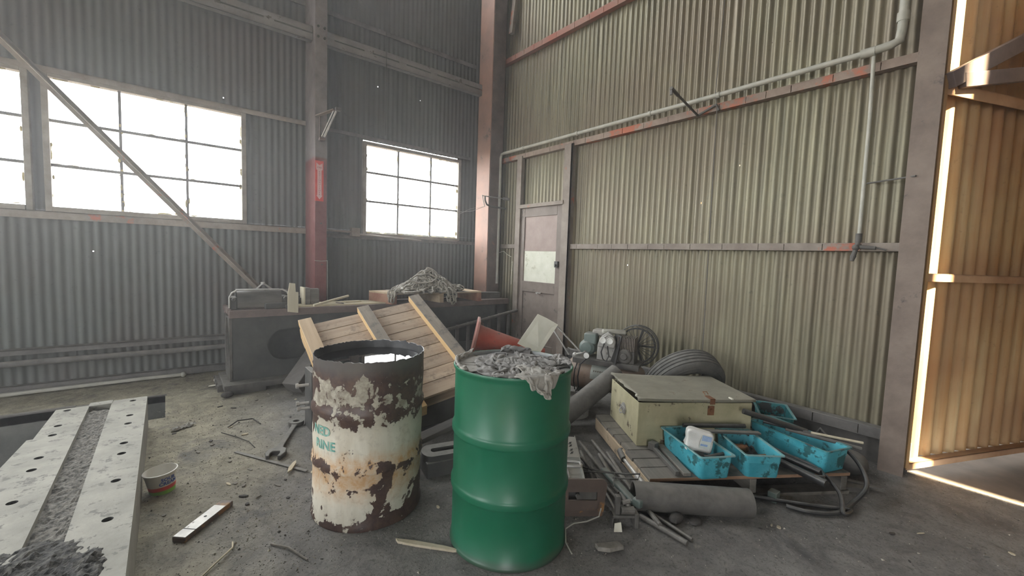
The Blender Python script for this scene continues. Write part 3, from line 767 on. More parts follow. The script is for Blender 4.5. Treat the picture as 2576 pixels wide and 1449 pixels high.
    r = MB(); r.path([(3.97, 1.935, 6.2), (3.965, 1.93, 4.4), (3.86, 1.93, 2.95), (3.93, 1.94, 2.8), (3.96, 1.945, 1.6), (3.985, 1.95, .5)], .004, 6)
    solo(r, 'cable', 'girt_dark', 'thin dark cable hanging down the right wall behind the pale pipe', 'cable', (3.93, 1.94, 2))
    r = MB(); r.path([(2.20, 5.35, 6.2), (2.20, 5.35, 3.9), (2.205, 5.36, 2.9)], .0035, 5)
    solo(r, 'cable', 'dark_iron', 'thin dark wire hanging from above in front of the channel beam', 'cable', (2.2, 5.35, 3.5))
    # G clamp on the corner column
    g = thing('g_clamp', 'steel g clamp gripping the corner column at window height', 'clamp', T(3.8, 5.1, 2.2))
    r = MB(); r.path([(3.60, 5.10, 2.27), (3.605, 5.10, 2.21), (3.64, 5.10, 2.155), (3.70, 5.09, 2.135), (3.98, 5.09, 2.13)], .013, 8); r.build('frame', 'steel_grey', g, True)
    r = MB(); r.cyl((3.56, 5.10, 2.275), (4.0, 5.09, 2.275), .007, 8); r.cyl((3.93, 5.09, 2.275), (4.03, 5.09, 2.275), .02, 8); r.cyl((3.55, 5.10, 2.285), (3.60, 5.10, 2.12), .006, 8)
    r.build('screw', 'steel_bright', g, True)
    r = MB(); r.path([(3.59, 5.1, 2.12), (3.45, 5.2, 2.05), (3.3, 5.35, 2.03), (3.15, 5.5, 2.06), (3.05, 5.62, 2.10)], .003, 5)
    r.path([(3.58, 5.1, 2.12), (3.42, 5.2, 2.08), (3.3, 5.4, 1.98), (3.2, 5.6, 1.95)], .0022, 5)
    solo(r, 'string', 'rag_light', 'pale frayed string strung from the clamp toward the right window', 'string', (3.3, 5.4, 2.05))
    r = MB(); r.path([(3.9, 5.14, 1.46), (3.94, 5.05, 1.49), (3.96, 4.98, 1.44), (3.965, 4.9, 1.41)], .004, 6); r.path([(3.97, 4.87, 1.33), (3.97, 4.88, 1.2), (3.97, 4.885, 1.0)], .005, 6)
    r.sphere((3.97, 4.87, 1.33), .01, 8); r.sphere((3.97, 4.878, 1.21), .009, 8)
    solo(r, 'cable', 'paper', 'pale loose wire with two bright clips between corner column and door', 'cable', (3.96, 4.9, 1.2))
    # junction box on the sill rail
    r = MB(); r.cbox((1.93, 5.66, 1.66), (.11, .08, .11)); r.path([(1.5, 5.66, 1.665), (1.88, 5.66, 1.66)], .014, 8); r.path([(1.98, 5.66, 1.635), (2.9, 5.69, 1.60)], .012, 8)
    solo(r, 'junction_box', 'girt', 'small square junction box on the conduit left of the right window', 'box', (1.93, 5.66, 1.6), bevel=.003)
    r = MB(); r.bar((3.74, 5.0, 6.2), (3.9, 4.6, 4.95), .10, .05)
    # diagonal end near corner top
    r2 = MB(); r2.bar((3.93, 5.02, 4.62), (4.0, 4.9, 6.2), .07, .05)
    solo(r2, 'diagonal_brace', 'girt', 'short brace end at the very top beside the corner column', 'brace', (3.95, 5, 5))


build_steel()


def build_leaf():
    ang = R_(-23); o = thing('door_2', None, None, T(3.95, .49, 0) @ Rz(ang), kind='structure')
    L = 2.6
    mb = MB(); corrugated(mb, 0, L, .07, 4.6, .13, .021, lambda s, d, z: (s, .03+d, z), None, (), 1, 10)
    mb.build('corrugated_sheet', 'corr_leaf', o, smooth=60)
    f = MB()
    for z, h in ((.075, .045), (1.39, .055), (2.63, .075), (3.9, .06)):
        f.box(0, L, -.045, -.037, z-h, z); f.box(0, L, -.045, .02, z-.008, z)
    f.build('rails', pm('leaf_rail_rust', (.36, .22, .13), (.46, .31, .19), 5, .7), o, bevel=.002)
    b = MB(); b.bar((.0, -.06, 2.63), (1.9, -.10, 3.62), .10, .05, (0, 1, 0)); tag(b.build('brace', 'steel_brown', o, bevel=.003), 'dark upper diagonal brace')
    b = MB(); b.bar((.1, -.07, 2.64), (2.0, -.16, 3.02), .09, .04, (0, 1, 0)); tag(b.build('brace', 'steel_brown', o, bevel=.003), 'dark lower diagonal brace')
    b = MB(); b.box(-.02, .01, -.05, .03, .05, 4.6); b.build('edge_angle', 'corr_leaf', o)


build_leaf()


# ------------------------------------------------------------------ drums
def build_green_drum():
    d = thing('oil_drum', 'tall green steel drum with grey towels on its lid', 'drum', T(1.332, 1.598, 0) @ Rz(.4))
    def hoop(z): return [(.286, z-.028), (.291, z-.021), (.2955, z-.012), (.2925, z-.003), (.2955, z+.008), (.291, z+.018), (.286, z+.026)]
    prof = [(.05, .012), (.275, .012), (.2825, .004), (.292, .0), (.2955, .008), (.292, .02), (.286, .026)]+hoop(.30)+hoop(.575)+[(.286, .845), (.288, .858), (.2935, .866), (.2955, .874), (.293, .881), (.288, .881)]
    mb = MB(); mb.lathe(prof, 96)
    mb.build('shell', 'green_drum', d, smooth=50)
    mb = MB(); mb.lathe([(.288, .881), (.284, .875), (.283, .862), (.15, .861), (.001, .862)], 72)
    tag(mb.build('lid', pm('drum_lid_dusty', (.20, .215, .22), (.32, .33, .32), 7, .45, .2, dust=.4), d), 'dusty grey lid')
    return d


build_green_drum()


def build_rusty_drum():
    cx, cy, R = .861, 2.283, .2875
    d = thing('oil_drum', 'open rusty drum with peeling white paint and black oil inside', 'drum', T(cx, cy, 0) @ Rz(-.3))
    def wob(p, a):
        x, y, z = p; q = 1+.012*math.sin(2*a+.6)*(z/.86)+.006*mnoise.noise((math.cos(a)*2.2, math.sin(a)*2.2, z*4))
        lean = .01*z
        zz = z
        if z > .8: zz = z+(.008*mnoise.noise((math.cos(a)*9, math.sin(a)*9, 3))+.006*mnoise.noise((math.cos(a)*25, math.sin(a)*25, 5)))*(z-.8)/.06
        return (x*q+lean, y*q, zz)
    def hoop(z): return [(R-.002, z-.028), (R+.004, z-.018), (R+.008, z-.006), (R+.005, z+.004), (R+.007, z+.012), (R-.002, z+.026)]
    prof = [(.05, .01), (R-.012, .01), (R+.004, .0), (R+.007, .012), (R-.001, .026)]
    prof += [(R, .12), (R-.001, .2)]+hoop(.31)+[(R-.001, .38), (R+.001, .46)]+hoop(.585)+[(R-.001, .66), (R+.002, .74), (R, .80), (R, .83), (R+.001, .862)]
    mb = MB(); mb.lathe(prof, 180, fn=wob); mb.build('shell', 'barrel', d, smooth=50)
    mb = MB(); mb.lathe([(R+.001, .862), (R-.0025, .862), (R-.004, .83), (R-.004, .80), (R-.006, .74), (R-.006, .5)], 180, fn=wob); tag(mb.build('inner_wall', 'barrel_in', d, smooth=50), 'dark inside wall')
    mb = MB(); mb.lathe([(R-.004, .818), (.15, .8181), (.001, .818)], 90); tag(mb.build('oil', 'oil', d), 'black glossy oil surface')
    # stencil, wrapped round the shell; the viewer sees it at the left edge
    def wrap(a0, z0):
        def fn(u, v):
            a = a0+u/R; r = R+.0024
            x, y, z = wob((r*math.cos(a), r*math.sin(a), z0+v), a); return (x, y, z)
        return fn
    base = R_(197)+.3
    t1 = text_mesh('NED', .066, wrap(base, .50), bold=.0016); t2 = text_mesh('RINE', .066, wrap(base+.09, .43), bold=.0016)
    mb = MB(); mb.add(t1.v, t1.f); mb.add(t2.v, t2.f); tag(mb.build('stencil_lettering', 'ink_teal', d, smooth=0), 'faded teal stencil letters')


build_rusty_drum()


# ------------------------------------------------------------------ towels (small cloth relaxation)
def cloth(n, size, cx, cy, rot, squeeze, seed, base, iters=75, grav=.0009, drumR=.284, zl=.862, hang=None):
    rng = np.random.default_rng(seed)
    u, v = np.meshgrid(np.linspace(-.5, .5, n), np.linspace(-.5, .5, n), indexing='ij')
    rest = size/(n-1)
    P = np.zeros((n, n, 3)); ca, sa = math.cos(rot), math.sin(rot)
    sx, sy = squeeze
    X = u*size*sx; Y = v*size*sy
    # smooth random crumple
    def sn(k, amp):
        out = np.zeros((n, n))
        for _ in range(k):
            a, b, ph = rng.normal(0, 1, 2), rng.uniform(4, 11), rng.uniform(0, 7); a = a/np.hypot(*a)
            out += np.sin((a[0]*u+a[1]*v)*b*2+ph)
        return out/k*amp
    X = X+sn(6, size*.16); Y = Y+sn(6, size*.16)
    P[..., 0] = cx+X*ca-Y*sa; P[..., 1] = cy+X*sa+Y*ca; P[..., 2] = zl+.03+np.abs(sn(6, .10))+rng.uniform(0, .004, (n, n))
    Q = P.copy()
    def floorz(x, y):
        r = np.hypot(x, y); z = np.full(x.shape, zl); z = np.where((r > .278), .885, z); z = np.where(r > .30, -1, z)
        b = base(x, y); return np.maximum(z, b)
    def con(a, b, L, st):
        d = b-a; l = np.linalg.norm(d, axis=-1, keepdims=True)+1e-9; k = (l-L)/l*.5*st; return d*k
    for it in range(iters):
        Vv = (P-Q)*.90; Q = P.copy(); P = P+Vv; P[..., 2] -= grav
        for _ in range(5):
            for ax in (0, 1):
                for s0 in (0, 1):
                    a = np.take(P, range(s0, n-1, 2), ax); b = np.take(P, range(s0+1, n, 2), ax)
                    m = min(a.shape[ax], b.shape[ax]); sl = [slice(None)]*3; sl[ax] = slice(0, m)
                    a = a[tuple(sl)]; b = b[tuple(sl)]; c = con(a, b, rest, 1.0)
                    ia = [slice(None)]*3; ib = [slice(None)]*3
                    ia[ax] = slice(s0, s0+2*m-1, 2); ib[ax] = slice(s0+1, s0+2*m, 2)
                    P[tuple(ia)] += c; P[tuple(ib)] -= c
            c = con(P[:-1, :-1], P[1:, 1:], rest*1.414, .35); P[:-1, :-1] += c*.5; P[1:, 1:] -= c*.5
            c = con(P[:-1, 1:], P[1:, :-1], rest*1.414, .35); P[:-1, 1:] += c*.5; P[1:, :-1] -= c*.5
            for ax in (0, 1):
                sl0 = [slice(None)]*3; sl1 = [slice(None)]*3; sl0[ax] = slice(0, n-3); sl1[ax] = slice(3, n)
                a = P[tuple(sl0)]; b = P[tuple(sl1)]; d = b-a; l = np.linalg.norm(d, axis=-1, keepdims=True)+1e-9
                k = np.minimum(0, (l-rest*2.3)/l)*.12; P[tuple(sl0)] += d*k; P[tuple(sl1)] -= d*k
        fz = floorz(P[..., 0], P[..., 1])+.004
        below = P[..., 2] < fz
        if hang is None:
            r = np.hypot(P[..., 0], P[..., 1]); f = np.where(r > .29, .29/r, 1); P[..., 0] *= f; P[..., 1] *= f
            fz = np.maximum(fz, zl); below = P[..., 2] < fz
        P[..., 2] = np.where(below, fz, P[..., 2])
        Q[below] = Q[below]*.3+P[below]*.7
        # outside the drum: keep off the shell
        r = np.hypot(P[..., 0], P[..., 1]); ins = (P[..., 2] < .872) & (r < .302) & (r > .27)
        if ins.any():
            f = np.where(ins, .302/r, 1); P[..., 0] *= f; P[..., 1] *= f
    return P


def build_towels():
    DX, DY = 1.332, 1.598; hm = {}
    def base(x, y):
        out = np.full(x.shape, -9.0)
        if not hm: return out
        ix = np.clip(((x+.4)/.02).astype(int), 0, 39); iy = np.clip(((y+.4)/.02).astype(int), 0, 39)
        return hm['g'][ix, iy]
    # to the viewer's right is (.77,-.63); away is (.63,.77)
    spec = [('grey towel crumpled over the right of the green drum lid', 'rag', .50, .09, -.07, .5, (.48, .34), 3, None),
            ('dark grey towel bunched at the back of the green drum lid', 'rag_dark', .50, .09, .10, 1.6, (.46, .36), 7, None),
            ('pale grey towel balled up at the left edge of the green drum lid', 'rag_light', .42, -.13, .10, .3, (.50, .42), 11, None),
            ('grey towel rumpled across the middle of the green drum lid', 'rag', .50, -.02, .03, 2.2, (.5, .36), 13, None),
            ('grey towel lying in folds over the front left of the green drum lid', 'rag', .44, -.11, -.06, .9, (.50, .36), 31, None),
            ('grey towel twisted along the right rim of the green drum lid', 'rag', .44, .17, -.05, 2.6, (.5, .34), 17, None),
            ('grey towel bunched just behind the hanging corner on the green drum', 'rag', .42, .04, -.13, 1.2, (.5, .34), 37, None),
            ('pale towel whose corner hangs down over the front of the green drum', 'rag_light', .32, -.05, -.225, .76, (.60, .50), 23, True)]
    for lab, mat, size, cx, cy, rot, sq, seed, hang in spec:
        n = 44
        P = cloth(n, size, cx, cy, rot, sq, seed, base, hang=hang)
        g = hm.get('g', np.full((40, 40), -9.0)).copy()
        ix = np.clip(((P[..., 0]+.4)/.02).astype(int), 0, 39); iy = np.clip(((P[..., 1]+.4)/.02).astype(int), 0, 39)
        inside = np.hypot(P[..., 0], P[..., 1]) < .285
        tmp = np.full((40, 40), -9.0); np.maximum.at(tmp, (ix[inside], iy[inside]), P[..., 2][inside]); hm['g'] = np.maximum(g, np.where(tmp > 0, np.minimum(.862+(tmp-.862)*.6+.004, .91), -9))
        mb = MB(); mb.add([tuple(p) for p in P.reshape(-1, 3)], [(i*n+j, (i+1)*n+j, (i+1)*n+j+1, i*n+j+1) for i in range(n-1) for j in range(n-1)])
        o = mb.build('towel', mat, smooth=180)
        c = P.reshape(-1, 3).mean(0); me = o.data
        for v in me.vertices: v.co -= Vector(c)
        o.location = (DX+c[0], DY+c[1], c[2])
        s = o.modifiers.new('thick', 'SOLIDIFY'); s.thickness = .005; s.offset = 0
        s = o.modifiers.new('sub', 'SUBSURF'); s.levels = 1; s.render_levels = 1
        tag(o, lab, 'towel', 'grey towels on the green drum')


build_towels()


# ------------------------------------------------------------------ lathe bed bench and what stands on it
LT = .80


def build_bench():
    b = thing('machine_bed', 'long dark cast iron machine bed used as a bench under the windows', 'machine', T(2.1, 5.1, 0))
    # front wall with oval openings; rear wall closed to keep the interior dark
    def wall_with_ovals(y0, y1, ovals, mb):
        x0, x1, z0, z1 = .48, (3.86 if y0 < 5 else 3.66), .10, .725
        bm = bmesh.new()
        outer = [bm.verts.new((x, 0, z)) for x, z in ((x0, z0), (x1, z0), (x1, z1), (x0, z1))]
        edges = [bm.edges.new((outer[i], outer[(i+1) % 4])) for i in range(4)]
        rings = []
        for (cx, cz, hw, hh) in ovals:
            vs = []
            for k in range(40):
                a = 2*PI*k/40; ex = (hw-hh)*(1 if math.cos(a) > 0 else -1)
                vs.append(bm.verts.new((cx+ex+hh*math.cos(a), 0, cz+hh*math.sin(a))))
            rings.append(vs)
            edges += [bm.edges.new((vs[i], vs[(i+1) % 40])) for i in range(40)]
        bmesh.ops.triangle_fill(bm, edges=edges, use_beauty=True)
        bm.verts.index_update()
        V = [tuple(v.co) for v in bm.verts]; F = [tuple(v.index for v in f.verts) for f in bm.faces]
        mb.add([(x, y0, z) for x, y, z in V], F); mb.add([(x, y1, z) for x, y, z in V], F)
        for vs in rings+[outer]:
            n = len(vs)
            for i in range(n):
                a, c = vs[i].co, vs[(i+1) % n].co
                mb.add([(a.x, y0, a.z), (c.x, y0, c.z), (c.x, y1, c.z), (a.x, y1, a.z)], [(0, 1, 2, 3)])
        bm.free()
    mb = MB(); wall_with_ovals(4.84, 4.865, [(1.10, .425, .32, .165), (2.15, .40, .32, .165), (3.2, .38, .30, .15)], mb)
    mb.box(.48, 3.66, 5.235, 5.26, .10, .725)
    mb.build('body', 'machine_paint', b, True, smooth=30)
    # left end plate with its upright slot
    e = MB(); n = 24; ys, ye = 4.84, 5.26; cx, cz, hw, hh = 5.05, .45, .16, .26
    ring = [(cx+hw*math.cos(2*PI*k/n), cz+hh*math.sin(2*PI*k/n)) for k in range(n)]
    out = []
    for k in range(n):
        a = 2*PI*k/n; c, s = math.cos(a), math.sin(a); t = min(((ye-ys)/2)/max(1e-6, abs(c)), (.3125)/max(1e-6, abs(s)))
        out.append(((ys+ye)/2+c*t, .4125+s*t))
    for x in (.46, .485):
        e.add([(x, y, z) for y, z in ring]+[(x, y, z) for y, z in out], [(k, (k+1) % n, n+(k+1) % n, n+k) for k in range(n)])
    e.add([(x, y, z) for x in (.46, .485) for y, z in ring], [(k, (k+1) % n, n+(k+1) % n, n+k) for k in range(n)])
    e.box(.46, .485, ys, ys+.01, .10, .725)
    tag(e.build('end_plate', 'steel_grey', b, True), 'left end plate with upright slot')
    f = MB(); f.box(3.66, 3.69, 4.84, 5.11, .10, .725); f.build('end_plate', 'machine_paint', b, True)
    # ways on top
    w = MB()
    w.box(.455, 3.87, 4.80, 4.90, .725, LT); w.box(.455, 3.66, 5.21, 5.285, .725, LT); w.box(.455, 3.87, 4.95, 5.0, .75, LT); w.box(.455, 3.87, 5.06, 5.115, .75, LT)
    w.box(.47, 3.66, 4.86, 5.25, .70, .735); w.box(3.66, 3.86, 4.86, 5.11, .70, .735)
    for i in range(5): w.box(.445, .475, 4.83+i*.095, 4.87+i*.095, .76, LT+.012)
    w.build('ways', 'steel_brown', b, True, bevel=.004)
    f = MB(); f.box(.40, 3.88, 4.70, 5.10, .045, .10); f.box(.40, 3.66, 5.10, 5.28, .045, .10); f.box(.37, .46, 4.86, 5.28, .03, .075)
    for i in range(4): f.box(.36, .44, 4.88+i*.13, 4.95+i*.13, .0, .06)
    f.box(.42, .75, 4.72, 5.28, 0, .045); f.box(2.0, 2.3, 4.75, 5.28, 0, .045); f.box(3.4, 3.6, 4.75, 5.1, 0, .045)
    f.build('foot', 'steel_grey', b, True, bevel=.004)
    # right part hangs lower flange
    # leaning timber in front of the bed
    t = MB(); t.bar((.92, 4.42, .07), (1.22, 4.66, .36), .17, .13, (0, 0, 1))
    solo(t, 'timber_block', 'grey_timber', 'short thick grey timber leaning against the dark machine bed', 'timber', (.9, 4.4, 0), bevel=.006)
    t = MB(); t.cyl((3.88, 4.62, .65), (2.70, 4.60, .46), .022, 10)
    solo(t, 'pipe', 'steel_grey', 'grey pipe slanting along the front of the machine bed toward the door', 'pipe', (3.3, 4.6, .5))
    t = MB()
    for i in range(6): t.box(2.9+i*.17, 2.94+i*.17, 4.66, 4.685, .0, .50+.028*i)
    solo(t, 'steel_rack', 'girt_dark', 'dark upright steel bars under the slanting pipe near the door', 'rack', (3.3, 4.67, 0))


build_bench()


def build_on_bench():
    z = LT
    # half-round metal cover
    c = thing('metal_cover', 'dark half-round metal cover with rounded end frames on the left end of the bed', 'cover', T(.70, 5.0, z))
    x0, x1 = .53, .92
    mb = MB(); n = 16
    pr = [(4.87+.12*(1-math.cos(PI*.62*k/n)), z+.19-.17*(1-math.sin(PI*.5*k/n))**1.6) for k in range(n+1)]
    for k in range(n):
        (y0, z0), (y1, z1) = pr[k], pr[k+1]
        mb.add([(x0, y0, z0), (x1, y0, z0), (x1, y1, z1), (x0, y1, z1)], [(0, 1, 2, 3)])
        mb.add([(x0, y0+.004, z0-.004), (x1, y0+.004, z0-.004), (x1, y1+.004, z1-.004), (x0, y1+.004, z1-.004)], [(3, 2, 1, 0)])
    mb.build('curved_sheet', pm('cover_steel', (.13, .125, .12), (.24, .23, .22), 6, .32, .6, stretch=(.3, 1, 1)), c, True)
    mb = MB()
    for sgn, xe in ((-1, x0), (1, x1)):
        pts = [(xe+sgn*.005, 4.86, z+.19), (xe+sgn*.045, 4.865, z+.165), (xe+sgn*.065, 4.87, z+.12), (xe+sgn*.065, 4.87, z+.02)]
        mb.path([(xe, 4.86, z+.192)]+pts, .008, 8)
    mb.path([(x0-.01, 4.86, z+.192), (x1+.01, 4.86, z+.192)], .008, 8); mb.build('rim', 'steel_bright', c, True)
    mb = MB(); mb.box(x0-.06, x0, 4.88, 5.05, z, z+.12); mb.box(x1, x1+.06, 4.88, 5.05, z, z+.12); mb.box(x0, x1, 5.05, 5.09, z, z+.17)
    for x in (x0-.03, x1+.03): mb.cyl((x, 4.87, z+.10), (x, 4.845, z+.10), .02, 10)
    mb.build('end_block', 'dark_iron', c, True, bevel=.006)
    mb = MB(); mb.box(.76, .96, 4.82, 4.90, z, z+.055); mb.box(.94, 1.02, 4.80, 4.92, z-.02, z+.035)
    solo(mb, 'steel_block', 'machine_paint', 'flat dark steel block in front of the half-round cover', 'block', (.85, 4.86, z), bevel=.004)
    mb = MB(); mb.bar((.72, 5.22, z+.15), (.80, 5.2, z+.235), .03, .015); mb.bar((.80, 5.2, z+.235), (.93, 5.24, z+.13), .035, .015); mb.cyl((.72, 5.22, z), (.72, 5.22, z+.16), .02, 8); mb.cyl((.80, 5.2, z+.22), (.80, 5.2, z+.245), .022, 10)
    mb.cyl((.93, 5.24, z), (.93, 5.24, z+.14), .014, 8)
    solo(mb, 'bent_bracket', 'steel_bright', 'bent pale steel lever standing behind the half-round cover', 'bracket', (.8, 5.22, z), bevel=.002)
    mb = MB(); mb.box(.97, 1.05, 5.18, 5.26, z, z+.16)
    solo(mb, 'steel_block', 'steel_grey', 'small upright steel block behind the half-round cover', 'block', (1.0, 5.2, z), bevel=.004)
    mb = MB(); mb.box(.99, 1.30, 5.08, 5.12, z+.0, z+.105); mb.box(1.0, 1.2, 5.04, 5.08, z, z+.08)
    solo(mb, 'steel_bar', 'dark_iron', 'dark horizontal steel bar behind the pale wooden shim', 'bar', (1.1, 5.1, z), bevel=.003)
    # shim
    mb = MB(); pts = [(0, -.035), (.098, -.05), (.105, .14), (.105, .165), (.08, .168), (.078, .255), (.025, .262), (.005, .15)]
    mb.prism([(x, zz) for x, zz in pts], -.006, .006, T(.955, 4.79, z+.0) @ Rx(R_(-7)))
    solo(mb, 'wood_shim', 'shim', 'pale notched wooden shim leaning upright on the front of the bed', 'wood', (1.0, 4.79, z), bevel=.002)
    mb = MB(); mb.box(1.20, 1.30, 4.94, 5.02, z, z+.185); mb.box(1.155, 1.205, 4.93, 5.08, z, z+.195)
    mb.v = [tuple(T(0, 0, 0) @ Vector(v)) for v in mb.v]
    solo(mb, 'wood_block', 'grey_timber', 'pair of upright square blocks right of the pale shim, pale on one side', 'block', (1.2, 5, z), bevel=.003)
    mb = MB(); mb.box(1.138, 1.155, 4.925, 5.085, z, z+.2)
    solo(mb, 'board_offcut', 'shim', 'pale board face standing against the square blocks on the bed', 'wood', (1.146, 5, z), bevel=.002)
    # pale slats along the bed
    for i, (y, dx, c) in enumerate([(4.835, 0, .0), (4.90, .02, .01), (4.965, -.03, 0), (5.03, .04, .01), (5.095, 0, 0)]):
        mb = MB(); mb.box(1.04+dx, 2.15, y, y+.045, z+.001, z+.016)
        solo(mb, 'wood_lath', 'slat_pale', ['frontmost pale lath lying lengthwise on the machine bed', 'second pale lath from the front edge of the machine bed', 'middle one of the five pale laths on the machine bed', 'fourth pale lath from the front edge of the machine bed', 'rearmost pale lath lying lengthwise on the machine bed'][i], 'lath', (1.6, y, z), group='pale laths on the machine bed')
    mb = MB(); mb.cyl((1.205, 4.79, z+.022), (1.62, 4.96, z+.095), .013, 10)
    solo(mb, 'rod', 'shim', 'pale round stick lying across the slats in front of the blocks', 'stick', (1.4, 4.85, z))
    mb = MB(); mb.bar((1.52, 4.84, z+.024), (1.50, 4.98, z+.024), .03, .012)
    solo(mb, 'wood_scrap', 'batten_grey', 'small dark wood scrap lying across the pale slats', 'wood', (1.5, 4.9, z))
    mb = MB(); mb.box(1.60, 1.78, 4.98, 5.06, z+.018, z+.028, )
    solo(mb, 'wood_scrap', 'slat_pale', 'small flat wood scrap beside the end of the round stick', 'wood', (1.68, 5.0, z))
    # wooden platform carrying the chain: level, front edge toward the viewer
    A = Vector((1.93, 5.15, 0)); B = Vector((2.05, 4.72, 0)); C = Vector((3.28, 4.66, 0)); D = Vector((3.3, 5.2, 0))
    zt = .935
    p = thing('wooden_platform', 'low wooden platform with a red stained end carrying the chain heap', 'pallet', T(2.6, 4.9, z))
    mb = MB(); w = C-B
    nB = 4
    for k in range(nB):
        f0, f1 = k/nB+.004, (k+1)/nB-.004
        q = [B.lerp(A, f0), C.lerp(D, f0), C.lerp(D, f1), B.lerp(A, f1)]
        mb.add([(v.x, v.y, zt-.02) for v in q]+[(v.x, v.y, zt) for v in q], [(0, 3, 2, 1), (4, 5, 6, 7), (0, 1, 5, 4), (1, 2, 6, 5), (2, 3, 7, 6), (3, 0, 4, 7)])
    mb.build('deck_boards', 'board_red', p, True, bevel=.002)
    for f, mt in ((0.0, 'board_redend'), (.5, 'board_red'), (.955, 'board_redend')):
        q0, q1 = B.lerp(C, f), B.lerp(C, f+.045); q2, q3 = A.lerp(D, f+.045), A.lerp(D, f)
        mb = MB(); vs = [q0, q1, q2, q3]; mb.add([(v.x, v.y, z) for v in vs]+[(v.x, v.y, zt-.02) for v in vs], [(0, 3, 2, 1), (4, 5, 6, 7), (0, 1, 5, 4), (1, 2, 6, 5), (2, 3, 7, 6), (3, 0, 4, 7)])
        mb.build('bearer', mt, p, True, bevel=.003)
    mb = MB(); mb.box(-.17, .17, -.05, .05, 0, .09)
    mb.v = [tuple(T(3.62, 4.98, z) @ Rz(-.25) @ Vector(v)) for v in mb.v]
    g = solo(mb, 'steel_block', 'steel_grey', 'grey rectangular steel block near the right end of the bed', 'block', (3.62, 4.98, z), bevel=.005)


build_on_bench()


